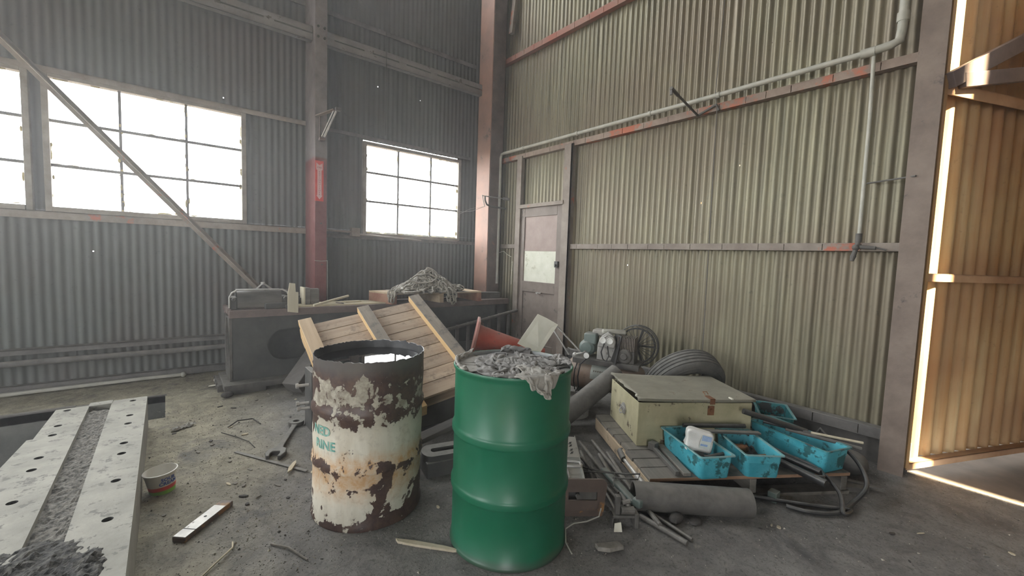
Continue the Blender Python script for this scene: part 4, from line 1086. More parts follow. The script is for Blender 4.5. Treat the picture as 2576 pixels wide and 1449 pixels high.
def build_chain():
    """a long chain heaped on the platform: every link is a bent bar, neighbours turned a quarter"""
    o = thing('chain', 'heap of thick dusty steel chain piled on the wooden platform', 'chain', T(2.62, 4.93, .935))
    hl, hw, r = .040, .021, .0098
    pts = []
    for k in range(20):
        a = 2*PI*k/20; ex = (hl-hw)*(1 if math.cos(a) > 0 else -1)
        pts.append((ex+hw*math.cos(a), hw*math.sin(a), 0))
    lk = MB(); lk.path(pts, r, 8, closed=True)
    rng = random.Random(5)
    A, B, H = .47, .29, .30
    def hgt(x, y, s):
        q = math.hypot(x/(A*s), y/(B*s)); b = max(0, 1-q)
        return H*s*(.65*b+.35*b*b)+.02*mnoise.noise((x*9, y*9, s*3))*(1 if b > 0 else 0)
    poses = []
    step = .054
    for layer, s in enumerate((1.0, .97, .9, .8)):
        x, y, hd = rng.uniform(-.3, .3), rng.uniform(-.15, .15), rng.uniform(0, 6)
        for i in range([190, 130, 70, 40][layer]):
            hd += rng.gauss(0, .45)
            nx, ny = x+step*math.cos(hd), y+step*math.sin(hd)
            q = math.hypot(nx/A, ny/B)
            if q > 1.0:
                hd = math.atan2(-y, -x)+rng.gauss(0, .8); nx, ny = x+step*math.cos(hd), y+step*math.sin(hd)
            z0, z1 = max(.01, hgt(x, y, s)), max(.01, hgt(nx, ny, s))
            p = Vector(((x+nx)/2, (y+ny)/2, (z0+z1)/2+rng.uniform(-.004, .012)))
            d = Vector((nx-x, ny-y, z1-z0)).normalized()
            roll = (i % 2)*PI/2+rng.gauss(0, .25)+.4
            m = frame(p, p+d) @ Rz(roll) @ Ry(-PI/2)
            poses.append(m); x, y = nx, ny
    # strands that trail over the edges
    def strand(ps):
        ps = [Vector(p) for p in ps]; i = 0; acc = 0; seg = 0; pos = ps[0].copy(); k = 0
        L = [0]
        for a, b in zip(ps[:-1], ps[1:]): L.append(L[-1]+(b-a).length)
        t = 0
        while t < L[-1]:
            j = max(q for q in range(len(L)) if L[q] <= t); j = min(j, len(ps)-2)
            f = (t-L[j])/(L[j+1]-L[j]); p = ps[j].lerp(ps[j+1], f); d = (ps[j+1]-ps[j]).normalized()
            poses.append(frame(p, p+d) @ Rz((k % 2)*PI/2+.3) @ Ry(-PI/2)); t += step; k += 1
    n0 = len(poses)
    strand([(.10, -.18, .08), (.12, -.24, .03), (.13, -.285, .0), (.14, -.30, -.09), (.19, -.31, -.14), (.24, -.30, -.10), (.23, -.28, .0), (.2, -.22, .05)])
    strand([(.13, -.2, .09), (.18, -.27, .02), (.18, -.295, -.06), (.19, -.30, -.11)])
    strand([(-.36, -.12, .05), (-.44, -.18, .01), (-.52, -.22, .015), (-.575, -.25, -.02), (-.60, -.27, -.11)])
    strand([(-.2, -.1, .12), (-.3, -.19, .04), (-.45, -.22, .02), (-.60, -.20, .01), (-.62, -.24, -.10)])
    strand([(.30, .05, .07), (.40, .02, .05), (.46, .0, .06), (.52, -.05, .02)])
    key = sorted(range(len(poses)), key=lambda i: (0 if i >= n0 else 1, -poses[i].translation.z*1.2+poses[i].translation.y*.8))
    parts = set(key[:98]); rest = MB()
    first = None
    for i, m in enumerate(poses):
        if i in parts:
            if first is None:
                first = lk.build('link', 'chain', o); c = first
            else:
                c = first.copy(); COL.objects.link(c); c.parent = o
            c.matrix_local = m
        else:
            rest.add(lk.v, lk.f, m)
    core = MB(); n = 26; vs = []; fs = []
    for i in range(n):
        for j in range(n):
            u, v = -1+2*i/(n-1), -1+2*j/(n-1); x, y = u*A*.98, v*B*.98; vs.append((x, y, max(0, hgt(x, y, .90)-.015)))
    r2 = rest.build('links_below', 'chain', o); r2['kind'] = 'stuff'
    core.add(vs, [(i*n+j, (i+1)*n+j, (i+1)*n+j+1, i*n+j+1) for i in range(n-1) for j in range(n-1)])
    core.build('inner_heap', 'dark_iron', o)
    # big hook ring and sling loop at the front
    h = MB(); h.path([(-.42, -.14, .05), (-.46, -.22, .01), (-.44, -.27, .005), (-.36, -.285, .005), (-.25, -.27, .015), (-.12, -.22, .05), (-.05, -.15, .09)], .017, 10, rf=lambda t: 1.25-.5*t)
    h.build('hook', 'chain', o)
    h = MB(); h.path([(-.30, -.10, .14), (-.2, -.17, .11), (-.05, -.19, .12), (.05, -.14, .17), (-.02, -.07, .22), (-.2, -.06, .2)], .012, 8, closed=True)
    h.build('sling_ring', 'chain', o)


build_chain()


# ------------------------------------------------------------------ tilted pallet behind the drums
def build_pallet():
    x = Vector((.979, -.084, .185)).normalized(); v = Vector((.002, -.907, -.421)); v = (v-x*v.dot(x)).normalized(); n = x.cross(v)
    if n.z < 0: n = -n
    O = Vector((.830, 3.781, .827))
    # local X along the boards, local Y down the slope, local Z away from the deck toward the viewer
    m = Matrix(((x.x, v.x, n.x, O.x), (x.y, v.y, n.y, O.y), (x.z, v.z, n.z, O.z), (0, 0, 0, 1)))
    W, L, bw, th = 1.056, 1.2, .10, .057
    p = thing('pallet', 'pale wooden pallet lying tilted behind the two drums, battens up', 'pallet', m)
    rng = random.Random(2)
    ys = np.linspace(.02, L, 10)
    for k in range(9):
        b = MB(); dy = rng.uniform(.004, .010); b.box(rng.uniform(-.01, .005), W+rng.uniform(-.006, .01), ys[k]+dy*.4, ys[k+1]-dy*.6, -th-.02, -th-rng.uniform(0, .002))
        b.build('board', 'pallet', p, bevel=.002)
    for i, x0 in enumerate((0, W/2-bw/2, W-bw)):
        b = MB(); b.box(x0, x0+bw, 0, L*.97, -th, 0)
        o = b.build('batten', 'batten_v' if i == 0 else 'batten_grey', p, bevel=.003)
        o.data.materials.append(M['batten_side'])
        for f in o.data.polygons:
            if abs(f.normal.z) < .5: f.material_index = 1
    for x0 in (0.0, W/2-bw/2, W-bw):
        b = MB(); b.box(x0, x0+bw, .02, L+.05, -th-.115, -th-.022); b.build('lower_batten', 'batten_side', p, bevel=.003)
    for y0 in (.05, .55, 1.07):
        b = MB(); b.box(0, W, y0, y0+.1, -th-.135, -th-.116); b.build('bottom_board', 'pallet', p, bevel=.002)
    # what carries it
    s = thing('steel_trestle', 'dark upright steel plate with three bolts left of the rusty drum', 'plate', T(.86, 3.5, 0))
    q = MB(); q.box(.845, .885, 3.42, 3.62, 0, .47); q.box(.885, .90, 3.40, 3.64, 0, .46); q.build('plate', 'dark_iron', s, True, bevel=.003)
    for y, z in ((3.50, .355), (3.49, .215), (3.46, .185)):
        q = MB(); q.cyl((.845, y, z), (.775, y+.01, z), .012, 10); q.cyl((.775, y+.01, z), (.755, y+.012, z), .02, 6)
        tag(q.build('bolt', 'steel_bright', s, True), 'protruding bolt')
    q = MB(); q.box(.90, 1.9, 3.0, 3.5, .0, .30)
    q = MB()
    q.box(.95, 1.95, 3.30, 3.60, .38, .44); q.box(.95, 1.05, 3.3, 3.6, 0, .38); q.box(1.85, 1.95, 3.3, 3.6, 0, .38); q.box(.95, 1.95, 3.3, 3.34, .1, .38)
    solo(q, 'steel_stand', 'machine_paint', 'dark steel stand hidden under the tilted pallet', 'stand', (1.4, 3.4, 0), bevel=.004)
    # dark pieces seen between the drums under the pallet
    q = MB(); q.box(0, .75, 0, .06, 0, .32, T(1.35, 2.95, .03) @ Rz(.05) @ Rx(R_(-28)))
    solo(q, 'steel_sheet', 'machine_paint', 'dark grey sheet slanting under the low edge of the pallet', 'sheet', (1.6, 3, 0), bevel=.003)
    q = MB(); q.bar((1.10, 2.60, .075), (1.95, 2.66, .20), .10, .035)
    solo(q, 'plank', 'grey_timber', 'grey weathered plank lying between the drums under the pallet', 'plank', (1.4, 2.6, 0), bevel=.003)
    q = MB(); hw, hh = .20, .05
    out = [(math.cos(a)*.065-.135 if math.cos(a) < 0 else math.cos(a)*.065+.135, math.sin(a)*.065) for a in [2*PI*k/28 for k in range(28)]]
    inn = [(math.cos(a)*.02-.12 if math.cos(a) < 0 else math.cos(a)*.02+.12, math.sin(a)*.02) for a in [2*PI*k/28 for k in range(28)]]
    mm = T(1.43, 2.32, .10) @ Rz(-.25) @ Rx(R_(10))
    for z in (0, .05):
        q.add([(a, b, z) for a, b in out]+[(a, b, z) for a, b in inn], [(k, (k+1) % 28, 28+(k+1) % 28, 28+k) for k in range(28)], mm)
    q.add([(a, b, z) for z in (0, .05) for a, b in out], [(k, (k+1) % 28, 28+(k+1) % 28, 28+k) for k in range(28)], mm)
    q.add([(a, b, z) for z in (0, .05) for a, b in inn], [(k, (k+1) % 28, 28+(k+1) % 28, 28+k) for k in range(28)], mm)
    solo(q, 'slotted_link', 'dark_iron', 'dark slotted iron link lying between the two drums', 'iron link', (1.43, 2.32, .1))
    q = MB(); q.box(-.18, .2, -.09, .09, 0, .10, T(1.43, 2.34, 0) @ Rz(-.2))
    solo(q, 'iron_block', 'dark_iron', 'black iron block under the slotted link between the drums', 'block', (1.43, 2.34, 0), bevel=.006)


build_pallet()


# ------------------------------------------------------------------ cone, card, junk behind the green drum
def build_cone():
    base = Vector((2.20, 3.20, .66)); tip = Vector((2.72, 2.85, .535))
    m = frame(base, tip, (0, 0, 1))
    c = thing('traffic_cone', 'fallen orange red traffic cone lying on its side behind the green drum', 'cone', m)
    b = MB(); n = 8; s = .17; r = .03
    poly = []
    for (sx, sy) in ((1, 1), (-1, 1), (-1, -1), (1, -1)):
        a0 = math.atan2(sy, sx)-PI/4
        for k in range(4): poly.append((sx*(s-r)+r*math.cos(a0+PI/2*k/3), sy*(s-r)+r*math.sin(a0+PI/2*k/3)))
    b.prism(poly, -.012, .012, Rx(-PI/2)); b.build('base', pm('cone_base_faded', (.30, .11, .085), (.36, .17, .14), 5, .7, dust=.3), c, bevel=.004)
    b = MB(); b.lathe([(.128, .012), (.118, .03), (.095, .16), (.035, .62), (.028, .66), (.024, .66)], 40); b.build('cone_body', 'cone', c)
    k = MB()
    k.box(2.02, 2.32, 3.02, 3.5, 0, .42); k.box(2.36, 3.0, 2.72, 3.05, 0, .40)
    k.box(2.05, 2.3, 3.06, 3.40, .42, .47)
    solo(k, 'machine_casting', 'machine_paint', 'dark machine casting on the floor under the fallen cone', 'machine', (2.4, 3.1, 0), bevel=.012)
    k = MB(); k.cyl((1.95, 2.55, .62), (2.22, 2.42, .63), .022, 10)
    for i in range(7): k.cyl((1.98+i*.045, 2.52-i*.02, .56), (2.0+i*.045, 2.55-i*.02, .655), .009, 6)
    k.path([(1.92, 2.5, .6), (2.0, 2.42, .63), (2.15, 2.4, .60), (2.26, 2.36, .64), (2.34, 2.3, .6)], .014, 8)
    k.box(1.95, 2.35, 2.3, 2.56, .05, .59); k.box(1.92, 2.38, 2.27, 2.59, 0, .06)
    solo(k, 'engine_block', 'steel_grey', 'dusty grey machine part with small rods just behind the green drum', 'machine part', (2.15, 2.4, 0), bevel=.004)
    # the card
    A, B, C, D = Vector((2.075, 2.235, 1.0)), Vector((2.20, 2.15, .925)), Vector((2.04, 2.17, .72)), Vector((1.93, 2.28, .79))
    nrm = (B-A).cross(D-A).normalized()*.0025
    k = MB(); t = []
    for s_ in (-1, 1):
        t += [A+nrm*s_, A.lerp(B, .45)+Vector((0, 0, .004))+nrm*s_, B+nrm*s_, C+nrm*s_, D+nrm*s_]
    k.add([tuple(q) for q in t], [(0, 1, 2, 3, 4), (9, 8, 7, 6, 5)]+[(i, i+5, (i+1) % 5+5, (i+1) % 5) for i in range(5)])
    solo(k, 'card_sheet', 'paper', 'pale card sheet standing slanted behind the towels', 'card', (2.05, 2.2, .72), smooth=0)


build_cone()


# ------------------------------------------------------------------ air compressor
def build_compressor():
    # local X along the tank (left end to right end), local Y away from the viewer
    m = T(3.24, 2.52, 0) @ Rz(math.atan2(-.60, .26))
    c = thing('air_compressor', 'dusty air compressor with a bronze tank in front of the right wall', 'compressor', m)
    r = .145; L = .66; zc = .295
    t = MB(); prof = [(.001, -L/2-.05), (.06, -L/2-.045), (.11, -L/2-.028), (.138, -L/2), (r, -L/2+.03), (r, L/2-.03), (.138, L/2), (.11, L/2+.028), (.06, L/2+.045), (.001, L/2+.05)]
    t.lathe(prof, 40, T(0, 0, zc) @ Ry(PI/2)); t.build('tank', 'tank_bronze', c)
    f = MB()
    for x in (-.22, .22):
        f.bar((x, -.12, 0), (x, -.05, .2), .05, .02); f.bar((x, .12, 0), (x, .05, .2), .05, .02)
    tag(f.build('feet', 'dark_iron', c))
    p = MB(); p.box(-.28, .34, -.13, .13, .445, .47); p.box(-.28, .34, -.135, -.125, .42, .47); p.box(-.1, -.06, -.1, .1, .42, .445)
    p.build('deck_plate', 'steel_grey', c, bevel=.003)
    l = MB()
    for k in range(6):
        a0, a1 = R_(-84+k*9), R_(-84+(k+1)*9)
        for (q0, q1, rr) in ((a0, a1, r+.002),):
            l.add([(x, -rr*math.cos(a+.55), zc-rr*math.sin(a+.55)) for x, a in ((-.10, q0), (.12, q0), (.12, q1), (-.10, q1))], [(0, 1, 2, 3)])
    tag(l.build('label', 'label_plate', c, smooth=0), 'worn pale label')
    l = MB()
    for k in range(9):
        a = R_(-62); rr = r+.004; x = -.075+k*.02
        l.add([(x+dx, -rr*math.cos(aa+.55), zc-rr*math.sin(aa+.55)) for dx, aa in ((0, a), (.013, a), (.013, a+.10), (0, a+.10))], [(0, 1, 2, 3)])
    l.build('worn_lettering', 'debris_grey', c, smooth=0)
    # motor, switch box, gauge at the left
    g = MB(); g.lathe([(.001, -.085), (.05, -.082), (.075, -.06), (.08, 0), (.08, .12), (.07, .15), (.001, .152)], 28, T(-.17, 0, .565) @ Rx(-PI/2)); g.build('motor', 'motor_green', c)
    g = MB(); g.box(-.20, -.08, -.07, .05, .60, .705); g.build('switch_box', 'motor_green', c, bevel=.014)
    g = MB(); g.box(-.14, -.02, .0, .12, .67, .735); g.build('filter_box', 'rag_light', c, bevel=.015)
    g = MB(); g.lathe([(.001, 0), (.03, 0), (.032, .006), (.032, .02), (.028, .024)], 24, T(-.135, -.15, .51) @ Rx(PI/2)); g.path([(-.135, -.145, .51), (-.14, -.10, .46)], .008, 6); gg = g.build('gauge', 'steel_grey', c)
    g = MB(); g.lathe([(.001, 0), (.027, 0)], 24, T(-.135, -.1735, .51) @ Rx(PI/2)); g.build('dial_face', 'gauge_face', gg, smooth=0)
    # belt guard housing, pale, with two round openings
    g = MB(); pts = [(-.06, .47), (.10, .47), (.12, .60), (.10, .70), (.04, .745), (-.02, .70), (-.055, .60)]
    g.prism(pts, -.10, -.06); g.prism([(-.05, .60), (.11, .60), (.12, .66), (.10, .70), (.04, .72), (-.03, .68)], -.13, -.09)
    g.build('guard_housing', pm('guard_pale_paint', (.30, .29, .27), (.42, .41, .38), 8, .5, spots=(.12, .11, .10), spot_scale=14, spot_lo=.6, dust=.4), c, bevel=.008)
    for x in (.005, .07):
        g = MB(); g.lathe([(.001, 0), (.022, 0), (.024, .006), (.029, .006), (.030, -.004)], 20, T(x, -.135, .665) @ Rx(PI/2)); tag(g.build('port', 'gauge_face', c), 'round pale port')
    g = MB(); g.bar((-.03, -.05, .735), (.17, .06, .73), .05, .045); g.build('air_manifold', 'pipe_grey', c, bevel=.015)
    g = MB(); g.bar((.10, -.12, .46), (.135, -.08, .72), .10, .01); g.build('belt_guard_side', 'black_paint', c)
    # pump: crankcase with finned twin cylinders
    g = MB(); g.lathe([(.06, 0), (.075, .02), (.075, .14), (.06, .16)], 24, T(.20, -.12, .535) @ Rx(-PI/2), caps=True); g.box(.13, .29, -.10, .06, .47, .58)
    g.lathe([(.03, 0), (.034, .02)], 16, T(.20, -.14, .535) @ Rx(-PI/2), caps=True); g.build('crankcase', 'steel_grey', c, bevel=.006)
    g = MB()
    for k in range(11): g.box(.135+k*.0145, .135+k*.0145+.006, -.11, .04, .585, .71)
    g.box(.14, .285, -.095, .025, .585, .70); g.build('finned_cylinder', pm('finned_iron', (.14, .115, .10), (.22, .19, .165), 12, .6, dust=.6), c)
    g = MB(); prof = [(.155, -.018), (.168, -.018), (.168, .018), (.155, .018), (.155, -.018)]
    g.lathe(prof, 44, T(.27, .115, .61) @ Rx(PI/2)); g.lathe([(.001, -.01), (.03, -.01), (.03, .01), (.001, .01)], 16, T(.27, .115, .61) @ Rx(PI/2))
    for k in range(5):
        a = 2*PI*k/5; g.bar((.27, .115, .61), (.27+.16*math.cos(a), .115, .61+.16*math.sin(a)), .014, .03, (0, 1, 0))
    g.build('flywheel', 'black_paint', c)
    g = MB()
    for k in range(24):
        a = 2*PI*k/24; g.path([(.27+.19*math.cos(a), .085, .61+.19*math.sin(a)), (.27+.03*math.cos(a), .07, .61+.03*math.sin(a))], .003, 5)
    for yy in (.085, .15): g.path([(.27+.19*math.cos(2*PI*k/30), yy, .61+.19*math.sin(2*PI*k/30)) for k in range(30)], .006, 6, closed=True)
    for k in range(8):
        a = 2*PI*k/8; g.path([(.27+.19*math.cos(a), .085, .61+.19*math.sin(a)), (.27+.19*math.cos(a), .15, .61+.19*math.sin(a))], .005, 5)
    g.build('wire_guard', 'dark_iron', c)
    g = MB(); g.path([(-.36, -.02, .46), (-.47, -.01, .60), (-.58, 0, .73), (-.64, .03, .76), (-.66, .10, .76), (-.60, .13, .74), (-.30, .13, .48)], .009, 8); g.build('tow_handle', 'steel_bright', c)
    g = MB()
    g.path([(-.13, -.14, .49), (-.19, -.17, .42), (-.21, -.17, .3), (-.20, -.165, .2), (-.215, -.165, .16)], .007, 6)
    g.path([(-.23, -.10, .46), (-.245, -.16, .36), (-.25, -.165, .25), (-.235, -.165, .17)], .006, 6)
    g.path([(.02, -.14, .64), (0, -.16, .56), (.02, -.165, .5), (.05, -.16, .48), (.07, -.15, .53), (.05, -.14, .62)], .006, 6); g.cyl((-.215, -.165, .17), (-.225, -.165, .11), .013, 8)
    g.build('hoses', 'black_rubber', c)
    g = MB(); g.cyl((-.30, 0, .44), (-.30, 0, .47), .03, 12); g.sphere((-.30, 0, .46), .03, 12); g.path([(-.30, 0, .47), (-.22, -.05, .50), (-.17, -.09, .53)], .01, 6); g.build('fittings', 'steel_bright', c)


build_compressor()


# ------------------------------------------------------------------ tyre, thick leaning pipe, flange
def build_mid():
    R, w = .345, .105
    t = thing('tyre', 'grey dusty tyre leaning on the right wall behind the cream box', 'tyre', T(3.62, 2.0, 0))
    ax = Vector((-.42, -.72, -.52)).normalized(); c = Vector((3.575, 1.90, .335))
    m = frame(c, c+ax)
    prof = [(.205, -.075), (.215, -.09), (.26, -w), (.31, -.098)]
    tread = [(.333, -.085), (.340, -.072), (.334, -.070), (.334, -.062), (.344, -.060), (.345, -.038), (.338, -.036), (.338, -.028), (.346, -.026), (.347, -.006), (.339, -.004), (.339, .004), (.347, .006), (.346, .026), (.338, .028), (.338, .036), (.345, .038), (.344, .060), (.334, .062), (.334, .070), (.340, .072), (.333, .085)]
    prof2 = [(.31, .098), (.26, w), (.215, .09), (.205, .075), (.235, .06), (.30, .07), (.32, .0), (.30, -.07), (.235, -.06), (.205, -.075)]
    b = MB(); b.lathe(prof+tread+prof2, 72, m); b.build('tyre_body', 'tyre', t, True, smooth=40)
    b = MB(); b.lathe([(.262, .1065), (.266, .109), (.270, .1065)], 60, m); b.lathe([(.292, .103), (.296, .1055), (.300, .102)], 60, m); b.build('sidewall_ribs', 'tyre', t, True)
    b = MB(); b.pipe((2.50, 2.37, .085), (3.06, 2.24, .42), .083, .012, 36)
    solo(b, 'large_pipe', 'steel_grey', 'thick grey pipe leaning up behind the left side of the cream box', 'pipe', (2.5, 2.37, 0), smooth=40)
    f = thing('flange_disc', 'round dusty steel flange with bolts lying behind the green drum', 'flange', T(2.80, 2.55, 0))
    b = MB(); b.lathe([(.17, 0), (.17, .14), (.15, .155), (.001, .155)], 40, T(2.84, 2.58, 0)); b.build('disc', 'rag_light', f, True)
    b = MB()
    for k in range(6): b.cyl((2.84+.09*math.cos(k*1.05), 2.58+.09*math.sin(k*1.05), .155), (2.84+.09*math.cos(k*1.05), 2.58+.09*math.sin(k*1.05), .185), .016, 6)
    b.build('bolts', 'dark_iron', f, True)


build_mid()


# ------------------------------------------------------------------ floor pallet with cream box, bins
SK = T(2.18, 1.32, 0) @ Rz(math.atan2(-.70, 1.11))      # origin: near left corner, X right, Y back


def build_skid():
    W, D, zt = 1.31, 1.03, .135
    p = thing('pallet', 'low dark wooden pallet on the floor carrying the cream box and cyan bins', 'pallet', SK)
    rng = random.Random(4); y = 0
    k = 0
    ws = [.14, .115, .12, .12, .13, .12, .13, .14]
    for w in ws:
        b = MB(); b.box(rng.uniform(-.01, .01), W, y+.004, y+w-.004, zt-.022, zt+rng.uniform(-.002, .002))
        o = b.build('deck_board', 'skid_grey', p, bevel=.002); o.data.materials.append(M['skid_edge'])
        if k == 0:
            for f in o.data.polygons:
                if f.normal.y < -.5: f.material_index = 1
        y += w; k += 1
    for x in (.02, W/2-.02, W-.06):
        b = MB()
        b.prism([(x, 0), (x, 0)], 0, 0) if False else None
        b.box(x-(.026 if x < .1 else 0), x+.042, .003, D-.02, .022, zt-.024); b.build('stringer', 'skid_stringer' if x < .1 else 'skid_grey', p, bevel=.003)
    for yy in (.0, .46, .92):
        b = MB(); b.box(0, W, yy, yy+.09, 0, .02); b.build('bottom_board', 'skid_grey', p)


build_skid()


def build_cream_box():
    m = T(2.485, 1.63, .137) @ Rz(math.atan2(-.46, .68))
    c = thing('storage_chest', 'cream painted steel chest with a bent lid on the low pallet', 'chest', m)
    W, D, H = .82, .57, .305; t = .006
    b = MB(); b.box(0, W, 0, t, 0, H); b.box(0, W, D-t, D, 0, H); b.box(0, t, t, D-t, 0, H); b.box(W-t, W, t, D-t, 0, H); b.box(0, W, 0, D, 0, t)
    b.build('body', 'cream_box', c, bevel=.003)
    # lid: sheet sagging, raised and torn at the left end
    l = MB(); nx, ny = 20, 12; vs = []
    def lz(u, v):
        z = H+.030-.004*math.sin(u*PI)+.014*(1-u)**3*(.4+v)
        return z
    for i in range(nx+1):
        for j in range(ny+1):
            u, v = i/nx, j/ny; x = -.015+u*(W+.03)+(0.0 if i else .012*mnoise.noise((v*9, 1, 2))+.02*max(0, math.sin(v*9))); y = -.012+v*(D+.024); vs.append((x, y, lz(u, v)))
    l.add(vs, [(i*(ny+1)+j, (i+1)*(ny+1)+j, (i+1)*(ny+1)+j+1, i*(ny+1)+j+1) for i in range(nx) for j in range(ny)])
    # turned-down lips share the lid's edge vertices
    def edge(idx, dx, dy, h):
        o0 = len(l.v)
        for q in idx: x, y, z = l.v[q]; l.v.append((x+dx, y+dy, z-h))
        for q in range(len(idx)-1): l.f.append((idx[q], idx[q+1], o0+q+1, o0+q))
    edge([i*(ny+1) for i in range(nx+1)], 0, -.002, .019); edge([nx*(ny+1)+j for j in range(ny+1)], .002, 0, .019)
    edge([j for j in range(8, ny+1)], -.003, 0, .016)
    o = l.build('lid', 'cream_lid', c, smooth=40); s = o.modifiers.new('thick', 'SOLIDIFY'); s.thickness = .002
    h = MB(); h.box(.50, .535, -.02, .06, H+.030, H+.034); h.box(.50, .535, -.02, -.016, H-.005, H+.034); h.path([(.505, .06, H+.04), (.5, .085, H+.052), (.53, .085, H+.052), (.53, .065, H+.04)], .003, 6)
    h.build('hasp', 'rust', c)
    h = MB(); h.box(.495, .54, -.006, .002, H-.085, H-.02); h.cyl((.518, -.004, H-.05), (.518, -.02, H-.05), .012, 10); h.build('hasp_plate', 'rust', c)
    h = MB(); h.lathe([(.001, -.001), (.042, -.001), (.042, -.006), (.036, -.007), (.001, -.004)], 24, T(0, .27, .17) @ Ry(PI/2)); h.path([(-.008, .235, .175), (-.025, .245, .145), (-.028, .27, .135), (-.025, .295, .145), (-.008, .305, .175)], .005, 6)
    h.box(-.012, 0, .225, .315, .17, .185); tag(h.build('handle', 'steel_bright', c), 'round recessed carrying handle')
    h = MB(); h.sphere((.0, .045, H+.035), .011, 10); h.cbox((.66, .0, H+.033), (.012, .04, .008)); h.build('lid_marks', 'paper', c)


build_cream_box()


def bin_mesh(W, L, H, mats=('cyan', 'cyan_rim')):
    """open plastic bin: tapered, rounded, with a flat flange; returns builders for body and rim"""
    def ring(w, l, r, z, n=6):
        out = []
        for (sx, sy, a0) in ((1, 1, 0), (-1, 1, PI/2), (-1, -1, PI), (1, -1, 3*PI/2)):
            for k in range(n+1):
                a = a0+PI/2*k/n; out.append((sx*(w/2-r)+r*math.cos(a), sy*(l/2-r)+r*math.sin(a), z))
        return out
    def loft(rings, mb, cap=False):
        n = len(rings[0]); vs = [p for r in rings for p in r]; fs = []
        for j in range(len(rings)-1):
            for k in range(n): fs.append((j*n+k, j*n+(k+1) % n, (j+1)*n+(k+1) % n, (j+1)*n+k))
        if cap: fs.append(tuple(range(n)))
        mb.add(vs, fs)
    b = MB(); t = .003
    out = [ring(W*.82, L*.90, .022, 0), ring(W*.84, L*.915, .024, .004), ring(W*.88, L*.95, .022, H*.62), ring(W*.895, L*.957, .022, H*.63), ring(W*.91, L*.965, .02, H-.004)]
    loft(out, b, True)
    inn = [ring(W*.82-2*t, L*.90-2*t, .02, .004), ring(W*.91-2*t, L*.965-2*t, .018, H-.004)]
    loft(inn, b, True)
    r = MB(); loft([ring(W*.91-2*t, L*.965-2*t, .018, H-.004), ring(W*.93, L*.97, .018, H), ring(W*1.02, L*1.02, .016, H+.001), ring(W*1.03, L*1.025, .016, H-.006), ring(W*.93, L*.97, .018, H-.008)], r)
    return b, r


